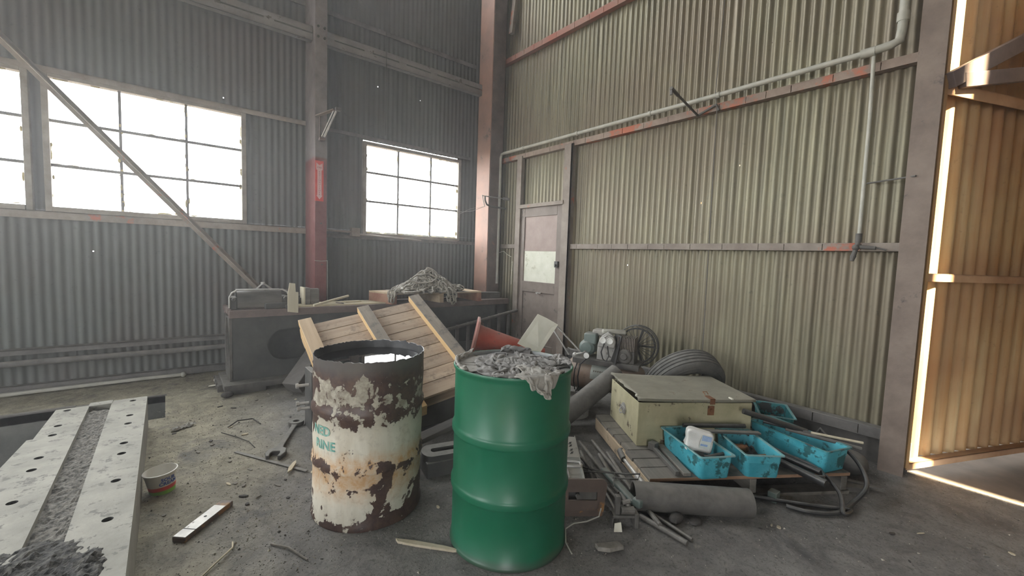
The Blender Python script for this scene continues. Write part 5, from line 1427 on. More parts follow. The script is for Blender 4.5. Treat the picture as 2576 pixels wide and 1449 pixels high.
def build_bins():
    specs = [('foremost left cyan bin on the pallet with a crumpled white bottle in it', (2.588, 1.272), R_(-29), .225, .45, .145, 'cyan', 'cyan_rim'),
             ('middle cyan bin on the pallet holding rusty fittings', (2.86, 1.07), R_(-40), .235, .40, .145, 'cyan', 'cyan_rim'),
             ('long grimy cyan bin at the right end of the pallet', (3.29, .93), R_(-18), .235, .55, .15, 'cyan', 'cyan_dirty'),
             ('dirty teal bin at the back beside the right side of the cream chest', (3.66, 1.20), R_(-62), .24, .36, .14, 'cyan_dirty', 'cyan_rim')]
    for i, (lab, (x, y), rz, W, L, H, mb_, mr) in enumerate(specs):
        z = .138 if i < 3 else .15
        c = thing('plastic_bin', lab, 'bin', T(x, y, z) @ Rz(rz), group='cyan plastic parts bins')
        b, r = bin_mesh(W, L, H); b.build('body', mb_, c, smooth=40); r.build('rim', mr, c, smooth=40)
        q = MB(); n = 14; q.add([(-W*.40+W*.80*a/n, -L*.44+L*.88*b_/n, H*.32+.02*mnoise.noise((a*.9, b_*.9, i*7))) for a in range(n+1) for b_ in range(n+1)], [(a*(n+1)+b_, (a+1)*(n+1)+b_, (a+1)*(n+1)+b_+1, a*(n+1)+b_+1) for a in range(n) for b_ in range(n)])
        tag(q.build('oily_residue', 'debris_dark', c), 'dark oily litter in the bin')
    k = MB(); k.box(3.53, 3.82, 1.05, 1.36, 0, .148)
    solo(k, 'iron_block', 'dark_iron', 'dark block on the floor carrying the rear teal bin', 'block', (3.6, 1.1, 0), bevel=.006)
    # fittings in the middle bin
    for i, (p, q, r) in enumerate([((2.80, 1.13, .22), (2.88, 1.08, .225), .022), ((2.86, 1.16, .21), (2.92, 1.12, .21), .02), ((2.87, 1.0, .20), (2.93, .97, .20), .018)]):
        k = MB(); k.pipe(p, q, r, .005, 14)
        solo(k, 'pipe_fitting', 'rust', ['left rusty pipe fitting inside the middle cyan bin', 'rear rusty pipe fitting inside the middle cyan bin', 'right rusty pipe fitting inside the middle cyan bin'][i], 'fitting', p, group='rusty fittings in the middle bin')
    for i, (c0, (p, q)) in enumerate([('black bar lying inside the foremost left cyan bin', ((2.46, 1.15, .25), (2.63, 1.10, .25))), ]):
        k = MB(); k.cyl(p, q, .014, 10); solo(k, 'steel_bar', 'black_paint', c0, 'bar', p)
    # crumpled white bottle
    c = thing('crumpled_bottle', 'crumpled white plastic bottle with a blue label in the foremost left bin', 'bottle', T(2.563, 1.24, .305) @ Rz(R_(-58)) @ Rx(R_(-6)) @ Ry(R_(7)) @ Matrix.Scale(.9, 4))
    n = 16; vs = []; fs = []
    W, D, H = .175, .12, .13
    b = MB()
    ringsz = [-.5, -.47, -.36, -.1, .15, .36, .47, .5]
    for j, zz in enumerate(ringsz):
        for k in range(28):
            a = 2*PI*k/28; e = .28
            sx = abs(math.cos(a))**e*(1 if math.cos(a) > 0 else -1); sy = abs(math.sin(a))**e*(1 if math.sin(a) > 0 else -1)
            s = 1 if 1 < j < 6 else (.93 if j in (1, 6) else .80)
            nn = mnoise.noise((sx*1.6, sy*1.6, zz*3+4))
            vs.append((sx*W/2*s*(1+.10*nn), sy*D/2*s*(1+.4*nn*(sx < .1)), zz*H*(1+.22*mnoise.noise((sx*2, sy*2, 9)))))
    for j in range(len(ringsz)-1):
        for k in range(28): fs.append((j*28+k, j*28+(k+1) % 28, (j+1)*28+(k+1) % 28, (j+1)*28+k))
    fs.append(tuple(range(28))); fs.append(tuple((len(ringsz)-1)*28+k for k in range(28)))
    b.add(vs, fs); b.build('bottle_body', 'white_plastic', c, smooth=60)
    b = MB(); b.prism([(.0, -.035), (.068, -.03), (.070, .055), (.008, .055)], -D/2-.006, -D/2-.004); b.build('label', 'label_plate', c)
    b = MB(); b.prism([(.010, .015), (.068, .02), (.069, .053), (.012, .053)], -D/2-.0075, -D/2-.0055); b.prism([(.006, -.02), (.05, -.017), (.052, -.003), (.008, -.006)], -D/2-.0075, -D/2-.0055); b.build('label_print', 'label_blue', c)


build_bins()


def build_bars_and_hoses():
    def rod(name, mat, lab, cat, p, q, r, **kw):
        k = MB(); k.cyl(p, q, r, 12); return solo(k, name, mat, lab, cat, p, **kw)
    rod('steel_bar', 'black_paint', 'long dark bar sloping from the chest corner over the grimy bin', 'bar', (3.02, 1.17, .415), (3.32, .88, .30), .019)
    rod('steel_bar', 'black_paint', 'dark flat bar lying across the top of the two front cyan bins', 'bar', (2.70, 1.42, .305), (3.04, 1.16, .31), .014)
    k = MB(); k.bar((2.66, 1.36, .30), (3.02, 1.06, .30), .04, .012); solo(k, 'steel_bar', 'dark_iron', 'flat grey bar just in front of the dark bar on the cyan bins', 'bar', (2.7, 1.36, .3))
    rod('steel_bar', 'steel_grey', 'grey bar with a pale end poking over the right rim of the grimy bin', 'bar', (3.24, .98, .305), (3.39, .60, .27), .012)
    rod('wood_stick', 'debris_light', 'thin yellowish stick on the right rim of the grimy bin', 'stick', (3.30, .85, .31), (3.42, .60, .30), .008)
    for i, (p, q, r, lab) in enumerate([((3.02, 1.02, .17), (2.93, .66, .16), .022, 'thick black tube lying on the pallet between the middle and grimy bins'),
                                        ((3.10, .98, .17), (3.05, .72, .165), .016, 'thinner black tube lying beside the thick black tube on the pallet')]):
        rod('rubber_tube', 'black_rubber', lab, 'tube', p, q, r)
    def curve(pts, n=14):
        pts = [Vector(p) for p in pts]; out = []
        P = [pts[0]]+pts+[pts[-1]]
        for i in range(1, len(P)-2):
            for k in range(n):
                t = k/n; a, b, c, d = P[i-1], P[i], P[i+1], P[i+2]
                out.append(.5*((2*b)+(-a+c)*t+(2*a-5*b+4*c-d)*t*t+(-a+3*b-3*c+d)*t**3))
        out.append(pts[-1]); return out
    k = MB(); k.path(curve([(3.25, 1.12, .31), (3.27, .95, .31), (3.35, .76, .28), (3.33, .62, .22), (3.22, .53, .12), (3.10, .57, .025), (2.92, .60, .02), (2.80, .70, .02), (2.76, .80, .02)]), .013, 10)
    solo(k, 'rubber_hose', 'black_rubber', 'black hose looping widest off the right corner of the pallet onto the floor', 'hose', (3.2, .6, 0))
    k = MB(); k.path(curve([(3.05, 1.15, .26), (3.10, .95, .19), (3.10, .76, .165), (3.03, .62, .10), (2.93, .57, .03), (3.02, .56, .02), (2.92, .68, .02), (2.80, .83, .02), (2.68, 1.0, .02)]), .012, 10)
    solo(k, 'rubber_hose', 'black_rubber', 'black hose running over the pallet front and along the floor', 'hose', (2.9, .7, 0))
    k = MB(); k.path(curve([(3.0, 1.1, .20), (2.98, .95, .16), (2.97, .8, .158), (3.02, .70, .158), (3.12, .74, .16)]), .009, 8)
    solo(k, 'rubber_hose', 'black_rubber', 'thin short black hose lying on the pallet by the black tubes', 'hose', (3.0, .9, .15))
    # bar and angle on the pallet's left
    k = MB(); k.bar((2.53, 1.53, .155), (2.33, 1.24, .155), .025, .025); k.cbox((2.53, 1.53, .165), (.05, .05, .05))
    solo(k, 'steel_bar', 'steel_grey', 'grey bar with a square head lying on the pallet left of the bins', 'bar', (2.43, 1.4, .14), bevel=.002)
    k = MB(); k.bar((2.60, 1.52, .153), (2.37, 1.20, .153), .045, .02)
    solo(k, 'wood_strip', 'skid_grey', 'flat grey strip tucked beside the foremost left bin', 'wood', (2.5, 1.38, .14), bevel=.002)
    # foreground pipe
    k = MB(); k.pipe((2.03, 1.335, .078), (2.50, .90, .078), .077, .006, 44)
    solo(k, 'large_pipe', 'steel_grey', 'thick grey pipe lying on the floor in front of the pallet', 'pipe', (2.26, 1.1, 0), smooth=40)
    # rusty plate with a rectangular hole
    c = thing('slotted_plate', 'brown rusty plate with a rectangular hole standing beside the green drum', 'plate', T(1.625, 1.54, 0) @ Rz(R_(-36)) @ Rx(R_(-6)))
    b = MB(); W, H = .28, .20; r = .03
    o = []
    for (cx, cz, a0) in ((W-r, r*.3, -PI/2), (W-r, H-r, 0), (r, H-r, PI/2), (r*.3, r*.3, PI)):
        rr = r if cz > .1 else r*.3
        for q in range(5): a = a0+PI/2*q/4; o.append((cx+rr*math.cos(a), cz+rr*math.sin(a)))
    h = [(.065, .085), (.065, .13), (.225, .13), (.225, .085)]
    bm = bmesh.new(); vo = [bm.verts.new((x, 0, z)) for x, z in o]; vh = [bm.verts.new((x, 0, z)) for x, z in h]
    es = [bm.edges.new((vo[i], vo[(i+1) % len(vo)])) for i in range(len(vo))]+[bm.edges.new((vh[i], vh[(i+1) % 4])) for i in range(4)]
    bmesh.ops.triangle_fill(bm, edges=es, use_beauty=True); bm.verts.index_update()
    V = [tuple(v.co) for v in bm.verts]; F = [tuple(v.index for v in f.verts) for f in bm.faces]; bm.free()
    b.add(V, F); b.add([(x, .012, z) for x, y, z in V], F)
    for rg in (o, h):
        n = len(rg)
        for i in range(n): b.add([(rg[i][0], 0, rg[i][1]), (rg[(i+1) % n][0], 0, rg[(i+1) % n][1]), (rg[(i+1) % n][0], .012, rg[(i+1) % n][1]), (rg[i][0], .012, rg[i][1])], [(0, 1, 2, 3)])
    b.build('plate', 'rusty_plate', c, smooth=30)
    b = MB(); b.box(.13, .27, .014, .03, .0, .19); b.cyl((.12, .012, .105), (.12, -.004, .105), .014, 8); b.build('backing_bar', 'steel_grey', c)
    # aluminium channel running back from the plate
    c = thing('metal_channel', 'pale aluminium channel with scribbled marks right behind the rusty plate', 'channel', T(1.70, 1.50, .13))
    d = Vector((.36, .36, 0)).normalized()
    m = T(1.715, 1.475, .155) @ Rz(math.atan2(.40, .36)-PI/2)
    b = MB(); b.box(-.045, .045, .05, .62, 0, .006); b.box(-.045, -.04, .05, .62, 0, .035); b.box(.04, .045, .05, .62, 0, .035); b.v = [tuple(m @ Vector(v)) for v in b.v]; b.build('channel', 'alu', c, True)
    b = MB(); b.box(-.042, .042, .30, .60, .007, .036); b.v = [tuple(m @ Vector(v)) for v in b.v]; b.build('insert_bar', 'alu', c, True, bevel=.002)
    b = MB()
    for i, y in enumerate((.34, .38, .44, .48)):
        b.path([tuple(m @ Vector(q)) for q in ((-.012, y, .0375), (.006, y+.012, .0375), (-.006, y+.02, .0375), (.010, y+.03, .0375))], .0018, 5)
    b.build('scribbled_marks', 'ink_dark', c, True)
    b = MB(); b.path([tuple(m @ Vector(q)) for q in ((-.09, .22, .045), (.0, .22, .045), (.03, .215, .045), (.04, .19, .045), (.03, .165, .045), (0, .16, .045), (-.09, .16, .045))], .008, 8); b.build('pull_handle', 'steel_bright', c, True)
    b = MB(); b.v = []; b.box(-.04, .04, .07, .60, -.15, -.002); b.v = [tuple(m @ Vector(v)) for v in b.v]
    solo(b, 'steel_block', 'dark_iron', 'dark block under the pale aluminium channel', 'block', (1.8, 1.65, 0), bevel=.003)
    # rods in the heap left of the pallet
    rng = random.Random(8)
    rods = [((2.49, 2.02, .03), (1.98, 1.13, .03), .013), ((2.38, 2.05, .04), (2.02, 1.42, .055), .011), ((2.28, 1.95, .03), (1.88, 1.42, .04), .012), ((2.20, 1.90, .05), (1.95, 1.36, .05), .009),
            ((2.30, 1.80, .06), (1.93, 1.28, .055), .013), ((2.42, 1.82, .03), (2.14, 1.42, .03), .014), ((2.16, 1.78, .03), (1.90, 1.48, .03), .010), ((2.10, 1.70, .075), (1.86, 1.30, .03), .008),
            ((1.98, 1.25, .02), (1.98, .98, .016), .013), ((2.06, 1.24, .015), (2.03, .98, .013), .010)]
    labs = ['longest grey rod in the heap between the drum and the pallet', 'grey rod in the heap whose back end reaches toward the leaning pipe', 'grey rod in the heap close to the aluminium channel', 'thin grey rod lying over others near the aluminium channel',
            'thick grey rod on top in the middle of the rod heap', 'thick short rod along the left side of the pallet', 'short rod low in the heap next to the aluminium channel', 'thinnest rod resting slanted over the heap toward the rusty plate',
            'thick dark rod end poking toward the viewer from under the front pipe', 'thin rod end beside the thick one in front of the fallen pipe']
    for (p, q, r), lab in zip(rods, labs):
        k = MB(); k.cyl(p, q, r, 10)
        solo(k, 'steel_rod', 'rod', lab, 'rod', p, group='rods heaped between the drum and the pallet')
    # rods with forked or tubular heads
    for i, (x, y, lab) in enumerate([(2.40, 1.66, 'left of two pale tie rods with socket heads by the pallet edge'), (2.46, 1.62, 'right of two pale tie rods with socket heads by the pallet edge')]):
        c = thing('tie_rod', lab, 'rod', T(x, y, 0), group='tie rods by the pallet edge')
        d = Vector((-.26, -.40, 0)); p = Vector((x-.03, y-.02, .07)); q = p+d
        k = MB(); k.pipe(p+Vector((.05, .07, .02)), p-Vector((.0, .0, 0)), .026, .008, 16); k.build('socket', 'steel_grey', c, True)
        k = MB(); k.cyl(p, q, .013, 10); k.cyl(p+d*.45, p+d*.7, .02, 10); k.build('shaft', 'steel_bright' if i == 0 else 'rod', c, True)
        k = MB(); k.bar(q+Vector((-.025, .015, 0)), q+Vector((.025, -.015, 0)), .02, .02); k.build('cross_end', 'rod', c, True)
    k = MB(); k.bar((2.12, 1.62, .085), (2.0, 1.30, .06), .045, .03); k.cbox((2.0, 1.28, .075), (.05, .05, .05))
    solo(k, 'wrench_bar', 'motor_green', 'greenish grey wide bar ending in a hexagon block in the rod heap', 'bar', (2.05, 1.4, 0), bevel=.01)
    k = MB(); k.path([(2.0, 1.75, .09), (2.06, 1.60, .10), (2.16, 1.48, .10), (2.22, 1.42, .11), (2.17, 1.40, .10), (2.06, 1.5, .10)], .005, 6); k.path([(1.9, 1.72, .08), (1.98, 1.62, .11), (2.1, 1.52, .11), (2.0, 1.45, .09)], .004, 6)
    solo(k, 'wire', 'dark_iron', 'tangled dark wire lying over the rod heap', 'wire', (2.1, 1.5, .1))
    c = thing('small_vice', 'small dusty clamp block standing at the near end of the rod heap', 'clamp', T(1.86, 1.27, 0) @ Rz(R_(-36)))
    k = MB(); k.box(-.07, .07, -.02, .03, .05, .065); k.box(-.07, -.06, -.02, .03, 0, .065); k.box(.05, .07, -.03, .03, 0, .08); k.build('base', 'steel_grey', c, bevel=.003)
    k = MB(); k.box(-.05, -.025, -.01, .02, .065, .165); k.build('jaw', 'steel_grey', c, bevel=.003)
    k = MB(); k.cyl((-.02, 0, .085), (.05, 0, .085), .02, 10); k.cyl((-.01, .01, .12), (.03, .01, .13), .012, 8); k.build('screw', 'rod', c)
    k = MB(); k.prism([(-.02, 0), (.022, 0), (.018, .045), (-.015, .04)], -.004, .004, T(1.79, 1.255, .001) @ Rz(R_(-36)) @ Rx(R_(-18)))
    solo(k, 'paper_scrap', 'paper', 'small pale paper scrap in front of the clamp block', 'paper', (1.79, 1.25, 0))
    k = MB(); k.path([(1.47, 1.28, .006), (1.49, 1.34, .02), (1.55, 1.40, .035), (1.62, 1.41, .03), (1.69, 1.38, .03), (1.75, 1.35, .05), (1.765, 1.35, .09)], .0035, 6)
    solo(k, 'wire', 'pipe_grey', 'pale curved wire at the foot of the rusty plate', 'wire', (1.6, 1.38, 0))


build_bars_and_hoses()


# ------------------------------------------------------------------ machine table at the left
def build_table():
    """heavy slotted plate resting over the pit"""
    c = thing('machine_table', 'heavy slotted iron table with rows of holes on the left', 'machine', T(-.38, 2.6, 0))
    x0, x1, y0, y1, zt = -.66, -.13, .9, 4.18, .25
    gx0, gx1 = -.44, -.325
    def plate_with_holes(a, b, ya, yb, centers, r, mat, notch=None):
        bm = bmesh.new()
        o = [bm.verts.new((x, y, 0)) for x, y in ((a, ya), (b, ya), (b, yb), (a, yb))] if notch is None else [bm.verts.new((x, y, 0)) for x, y in notch]
        es = [bm.edges.new((o[i], o[(i+1) % len(o)])) for i in range(len(o))]; rings = []
        for (hx, hy) in centers:
            v = [bm.verts.new((hx+r*math.cos(2*PI*k/20), hy+r*math.sin(2*PI*k/20), 0)) for k in range(20)]; rings.append([(q.co.x, q.co.y) for q in v])
            es += [bm.edges.new((v[k], v[(k+1) % 20])) for k in range(20)]
        bmesh.ops.triangle_fill(bm, edges=es, use_beauty=True); bm.verts.index_update()
        mb = MB(); mb.add([(v.co.x, v.co.y, zt) for v in bm.verts], [tuple(v.index for v in f.verts) for f in bm.faces])
        pts = [(v.co.x, v.co.y) for v in o]; bm.free()
        return mb, rings, pts
    hR = [(-.21, y) for y in (4.12, 3.77, 3.60, 3.25, 3.09, 2.74, 2.36, 2.0, 1.6, 1.2)]
    hL = [(-.545, y) for y in (4.10, 3.78, 3.61, 3.26, 3.10, 2.75, 2.36, 2.0, 1.6, 1.2)]
    a, rR, pR = plate_with_holes(gx1, x1, y0, y1+.01, hR, .019, 'slab')
    notch = [(x0-.02, y0), (gx0, y0), (gx0, y1-.03), (-.605, y1-.03), (-.62, 3.59), (-.645, 3.59), (x0-.015, 3.14), (-.70, 3.12)]
    b, rL, pL = plate_with_holes(x0, gx0, y0, y1, hL, .019, 'slab', notch)
    a.v += []; top = MB(); top.add(a.v, a.f); top.add(b.v, b.f); top.build('top_plate', 'slab', c, True, smooth=0)
    for rg in rR+rL:
        hb = MB(); hb.add([(x, y, zt) for x, y in rg]+[(x, y, zt-.06) for x, y in rg], [(k, (k+1) % 20, 20+(k+1) % 20, 20+k) for k in range(20)]+[tuple(20+k for k in range(20))])
        hb.build('bolt_hole', 'hole_dark', c, True)
    s = MB()
    for pts in (pR, pL):
        n = len(pts)
        for i in range(n):
            p, q = pts[i], pts[(i+1) % n]; s.add([(*p, zt), (*q, zt), (*q, 0.0), (*p, 0.0)], [(0, 1, 2, 3)])
    s.build('sides', 'slab_side', c, True, smooth=0)
    g = MB(); n, m = 14, 150; vs = []
    for i in range(n+1):
        for j in range(m+1):
            x = gx0+(gx1-gx0)*i/n; y = y0+(y1-.10-y0)*j/m
            near = max(0, 1-(y-y0)/1.35); z = zt-.028+.010*mnoise.noise((x*30, y*30, 0))+.006*mnoise.noise((x*90, y*90, 1))
            vs.append((x, y, z))
    g.add(vs, [(i*(m+1)+j, (i+1)*(m+1)+j, (i+1)*(m+1)+j+1, i*(m+1)+j+1) for i in range(n) for j in range(m)])
    tag(g.build('slot_grit', 'slot_grit', c, True, smooth=0), 'slot filled with dark grit', kind='stuff')
    e = MB(); e.box(gx0-.005, gx1+.005, y1-.06, y1+.03, zt-.05, zt+.002); e.build('slot_end_bridge', 'slab', c, True, bevel=.003)
    # mound of dark shavings at the near end
    h = MB(); n = 46; vs = []; cx, cy = -.40, 2.02
    for i in range(n+1):
        for j in range(n+1):
            u, v = -1+2*i/n, -1+2*j/n; x, y = cx-.02+u*.235, cy-.03+v*.34
            q = max(0, 1-math.hypot(u, v)**2+.5*mnoise.noise((u*3, v*3, 6)))
            vs.append((x, y, zt-.006+.03*min(1, q*1.2)*(.5+.5*abs(mnoise.noise((x*22, y*22, 3)))*2)+(.008*mnoise.noise((x*70, y*70, 2)) if q > .05 else -.01)))
    h.add(vs, [(i*(n+1)+j, (i+1)*(n+1)+j, (i+1)*(n+1)+j+1, i*(n+1)+j+1) for i in range(n) for j in range(n)])
    solo(h, 'metal_shavings', 'shavings', 'dark pile of metal shavings on the near end of the slotted table', 'shavings', (cx, cy, zt), kind='stuff', smooth=0)


build_table()


# ------------------------------------------------------------------ loose things on the floor
def build_floor_things():
    # tub
    c = thing('plastic_tub', 'small white sour cream tub with red and green bands beside the iron table', 'tub', T(-.04, 3.05, 0) @ Rz(R_(180)) @ Ry(R_(4)) @ Matrix.Scale(1.3, 4))
    b = MB(); b.lathe([(.001, .002), (.042, .002), (.045, .0), (.0475, .018)], 40); b.build('green_band', 'tub_green', c)
    b = MB(); b.lathe([(.0475, .018), (.050, .036)], 40); b.build('red_band', 'tub_red', c)
    b = MB(); b.lathe([(.050, .036), (.058, .088), (.0615, .089), (.0618, .094), (.058, .095), (.0565, .088), (.044, .006), (.001, .005)], 40); b.build('cup', 'tub_white', c)
    A0 = R_(-62)
    def wr(dz, k=1):
        def fn(u, v):
            z = dz+v; r = .0475+(z-.018)*.152+.0012; a = A0-PI+u/r; return (r*math.cos(a), r*math.sin(a), z)
        return fn
    t = text_mesh('SOUR', .021, wr(.068), bold=.0008); t2 = text_mesh('CREAM', .021, wr(.050), bold=.0008); t.add(t2.v, t2.f); t.build('lettering', 'ink_blue', c, smooth=0)
    # steel flat bar
    c = thing('steel_flat_bar', 'short flat bar with a bright worn top lying right of the tub', 'bar', T(.02, 2.45, 0) @ Rz(math.atan2(.225, .21)))
    b = MB(); b.box(0, .315, -.033, .033, 0, .026); b.build('bar', 'rusty_plate', c, bevel=.004)
    b = MB(); b.box(.004, .262, -.031, .030, .0262, .0275); b.build('bright_face', 'steel_bright', c)
    b = MB(); b.lathe([(.001, 0), (.007, 0)], 14, T(.165, .002, .0282)); b.box(.062, .066, -.031, .03, .0272, .0283); b.build('groove_hole_shade', 'hole_dark', c)  # flat dark disc and strip paint the shade of a hole and groove
    # big wrench
    c = thing('wrench', 'large grey open ended wrench lying left of the rusty drum', 'wrench', T(.56, 3.16, .018) @ Rz(math.atan2(.52, .245)))
    b = MB(); out = [(.04, -.028), (.12, -.02), (.46, -.018), (.50, -.03), (.50, .03), (.46, .018), (.12, .02), (.04, .028)]
    b.prism([(x, z) for x, z in out], -.009, .009, Rx(PI/2)); b.build('shank', 'steel_grey', c, bevel=.005)
    b = MB(); pts = [(.05, -.03), (.02, -.058), (-.03, -.062), (-.075, -.045), (-.075, -.026), (-.03, -.030), (-.005, -.02), (-.005, .022), (-.03, .03), (-.08, .024), (-.085, .046), (-.03, .064), (.03, .056), (.055, .03)]
    b.prism(pts, -.016, .016, Rx(PI/2)); tag(b.build('jaw', 'dark_iron', c, bevel=.005), 'open jaw end')
    b = MB(); b.lathe([(.024, -.014), (.055, -.014), (.058, 0), (.055, .016), (.024, .016), (.024, -.014)], 28, T(.53, 0, 0)); tag(b.build('ring_end', 'steel_grey', c), 'round ring end')
    def seg(name, mat, lab, cat, pts, r, **kw):
        k = MB(); k.path(pts, r, 6); return solo(k, name, mat, lab, cat, pts[0], **kw)
    k = MB(); k.bar((.345, 3.36, .004), (.665, 2.80, .010), .022, .004)
    solo(k, 'metal_strip', 'steel_grey', 'long thin grey strip lying below the wrench', 'strip', (.5, 3.1, 0))
    k = MB(); k.prism([(0, -.004), (.06, -.016), (.13, -.010), (.155, .002), (.12, .012), (.03, .010)], -.005, .005, T(.565, 2.83, .016) @ Rz(R_(62)) @ Rx(PI/2))
    solo(k, 'wood_splinter', 'debris_light', 'pointed pale wood splinter lying across the thin grey strip', 'wood', (.6, 2.9, 0))
    k = MB(); k.prism([(0, -.006), (.10, -.014), (.25, -.012), (.33, -.004), (.30, .008), (.12, .014), (.02, .012)], -.006, .006, T(.84, 1.86, .008) @ Rz(math.atan2(-.24, .2)) @ Rx(PI/2))
    solo(k, 'wood_stick', 'debris_light', 'pale splintered stick lying in front of the green drum', 'wood', (.9, 1.8, 0))
    seg('twig', 'debris_light', 'thin bent pale twig at the bottom edge left of the rusty drum', 'twig', [(.08, 2.11, .006), (.15, 2.18, .012), (.215, 2.25, .01), (.22, 2.30, .006)], .004)
    seg('twig', 'debris_grey', 'thin grey twig in front of the rusty drum', 'twig', [(.36, 2.18, .006), (.42, 2.10, .010), (.45, 2.02, .008), (.47, 1.97, .006)], .0045)
    seg('wire', 'debris_dark', 'curved black wire on the pale dirt right of the slotted table', 'wire', [(.35, 3.86, .006), (.42, 3.93, .02), (.52, 3.90, .025), (.56, 3.80, .006)], .005)
    seg('wire', 'debris_dark', 'long thin curved dark wire below the black wire on the dirt', 'wire', [(.30, 3.78, .004), (.38, 3.62, .008), (.44, 3.48, .008), (.46, 3.36, .004)], .003)
    # crumpled foil
    k = MB(); n = 12
    k.add([(.0+u*.16, v*.05, .012+.022*mnoise.noise((u*14, v*9, 1))+.012*(1-abs(v*2-1))) for u in [i/n for i in range(n+1)] for v in [j/6 for j in range(7)]], [(i*7+j, (i+1)*7+j, (i+1)*7+j+1, i*7+j+1) for i in range(n) for j in range(6)], T(.02, 3.98, 0) @ Rz(.5))
    solo(k, 'crumpled_wrapper', 'rag_light', 'crumpled pale wrapper on the dirt right of the slotted table', 'wrapper', (.08, 4.0, 0))
    # white lit scrap at the foot of the bed
    k = MB(); k.sphere((.40, 5.25, .03), .045, 10, (1, 1, .6)); k.sphere((.35, 5.12, .01), .03, 8, (1.6, .6, .3))
    solo(k, 'paper_scrap', 'paper', 'white crumpled paper by the left foot of the machine bed', 'paper', (.4, 5.2, 0))
    k = MB(); k.sphere((.42, 4.66, .03), .035, 10, (1.5, 1, .8)); 
    solo(k, 'dark_clod', 'debris_dark', 'dark clod at the left foot of the machine bed', 'clod', (.42, 4.66, 0))
    # angle irons by the right post
    k = MB(); k.bar((3.36, .80, .03), (3.47, .50, .03), .03, .008); k.bar((3.30, .66, .02), (3.40, .56, .02), .05, .03)
    solo(k, 'angle_iron', 'steel_grey', 'bent angle iron on the floor between the hose and the right post', 'iron', (3.4, .6, 0))
    k = MB(); k.sphere((3.62, .70, .08), .09, 12, (1.2, 1.2, .9)); k.path([(3.7, .95, .12), (3.72, .9, .22), (3.68, .82, .16), (3.7, .78, .06)], .014, 8); k.box(3.55, 3.9, .85, 1.0, 0, .1)
    solo(k, 'scrap_heap', 'dark_iron', 'dark scrap heap under the wall rail by the right post', 'scrap', (3.65, .8, 0), bevel=.004)
    k = MB(); k.cbox((2.80, .88, .03), (.06, .05, .06)); 
    solo(k, 'small_block', 'motor_green', 'small greenish block just under the front of the pallet', 'block', (2.8, .88, 0), bevel=.004)
    k = MB(); k.sphere((2.12, 1.12, .02), .04, 8, (1.3, .8, .7)); k.sphere((2.2, 1.05, .01), .03, 8, (1.6, 1, .4))
    solo(k, 'dark_clod', 'debris_dark', 'dark clod under the near side of the fallen pipe', 'clod', (2.15, 1.1, 0))
    k = MB(); k.prism([(0, 0), (.12, 0), (.13, .05), (.05, .065), (0, .04)], -.01, .01, T(1.60, 1.25, .012) @ Rz(-.5) @ Rx(R_(80)))
    solo(k, 'stone_chip', 'debris_grey', 'pale broken chip on the floor below the rusty plate', 'chip', (1.65, 1.25, 0), bevel=.004)


build_floor_things()


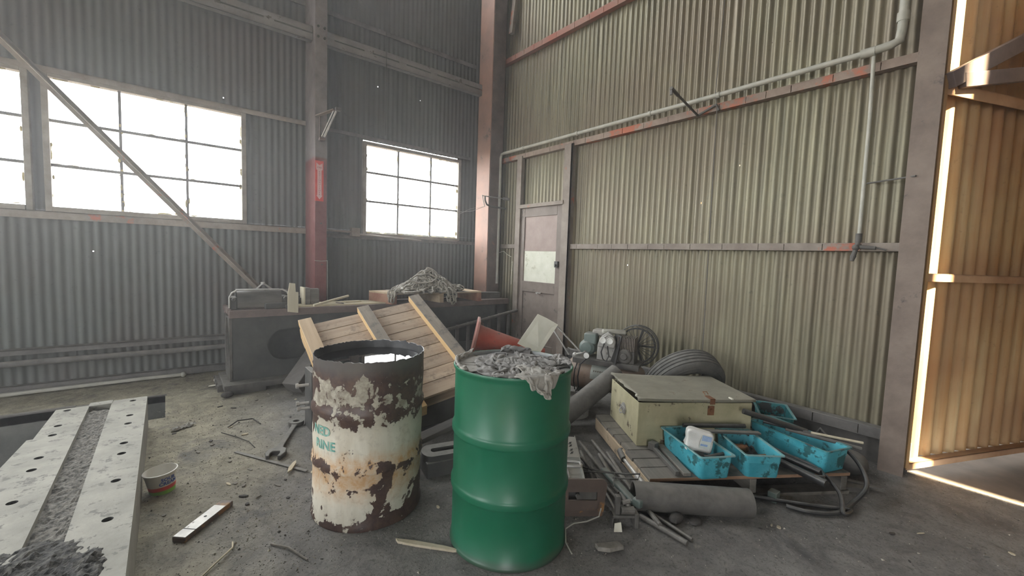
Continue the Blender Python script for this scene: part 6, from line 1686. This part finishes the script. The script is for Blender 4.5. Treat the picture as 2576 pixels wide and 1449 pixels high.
def build_litter():
    rng = random.Random(12)
    # chips big enough to count
    kinds = []
    for i in range(60):
        while True:
            if rng.random() < .6: x, y = rng.uniform(-.05, 1.5), rng.uniform(1.7, 4.5)
            else: x, y = rng.uniform(1.3, 3.5), rng.uniform(-.3, 1.3)
            if math.hypot(x-.86, y-2.28) > .33 and math.hypot(x-1.33, y-1.6) > .33 and not (1.05 < x < 2.6 and y > 2.2) and not (1.5 < x and y > 1.32-(x-2.1)*.6): break
        kinds.append((x, y))
    cols = ['debris_dark', 'debris_grey', 'debris_light', 'debris_dark', 'debris_grey']
    for i, (x, y) in enumerate(kinds):
        L, w, h = rng.uniform(.015, .05), rng.uniform(.004, .012), rng.uniform(.003, .007)
        b = MB(); a = [(-L/2, -w*.3), (-L*.1, -w), (L/2, -w*.4), (L*.42, w*.5), (0, w), (-L*.45, w*.6)]
        b.prism(a, -h/2, h/2, T(0, 0, h*.6) @ Rz(rng.uniform(0, 6)) @ Rx(PI/2+rng.uniform(-.12, .12)))
        o = b.build('debris_chip', cols[i % 5], smooth=0); o.location = (x, y, .001)
        kc = ('black', 'dull grey', 'pale woody', 'black', 'dull grey')[i % 5]
        side = 'left of and around the rusty drum' if x < .95 else ('right of the green drum' if x > 1.7 else 'in front of the two drums')
        tag(o, '%s splintered chip on the floor %s' % (kc, side), 'debris', '%s floor chips %s' % (kc, side))
    b = MB()
    for i in range(5200):
        t = rng.random()
        if t < .55: x, y = rng.gauss(.25, .35), rng.uniform(1.9, 4.6)
        elif t < .8: x, y = rng.uniform(.2, 2.0), rng.uniform(1.2, 2.6)
        else: x, y = rng.uniform(1.4, 4.0), rng.uniform(-.6, 1.2)
        if x < -.12: continue
        s = rng.uniform(.0014, .0042) if rng.random() < .95 else rng.uniform(.005, .009)
        m = T(x, y, s*.5) @ Rz(rng.uniform(0, 6)) @ Rx(rng.uniform(-.5, .5))
        b.add([(-s, -s*.6, -s*.4), (s*1.1, -s*.5, -s*.3), (s*.2, s, -s*.4), (0, 0, s*.6)], [(0, 2, 1), (0, 1, 3), (1, 2, 3), (2, 0, 3)], m)
    o = b.build('floor_grit', pm('floor_grit', (.07, .066, .06), (.52, .48, .40), 18, .8, lo=.44, hi=.60, bmp=0), smooth=0)
    tag(o, 'fine grit and metal shavings strewn over the floor', 'grit', kind='stuff')


build_litter()


def build_haze():
    m = bpy.data.materials.new('glare_haze'); m.use_nodes = True; t = m.node_tree; t.nodes.clear()
    o = N(t, 'ShaderNodeOutputMaterial'); v = N(t, 'ShaderNodeVolumeScatter'); v.inputs['Density'].default_value = .014; v.inputs['Anisotropy'].default_value = .6
    t.links.new(v.outputs[0], o.inputs['Volume']); M['haze'] = m
    b = MB(); b.box(-7.4, 3.9, -4.8, 5.6, .02, 6.5)  # volume added to imitate lens glow around the windows
    tag(b.build('glare_haze', 'haze', smooth=0), 'thin haze added in the shed to imitate lens glow', 'haze', kind='stuff')


build_haze()
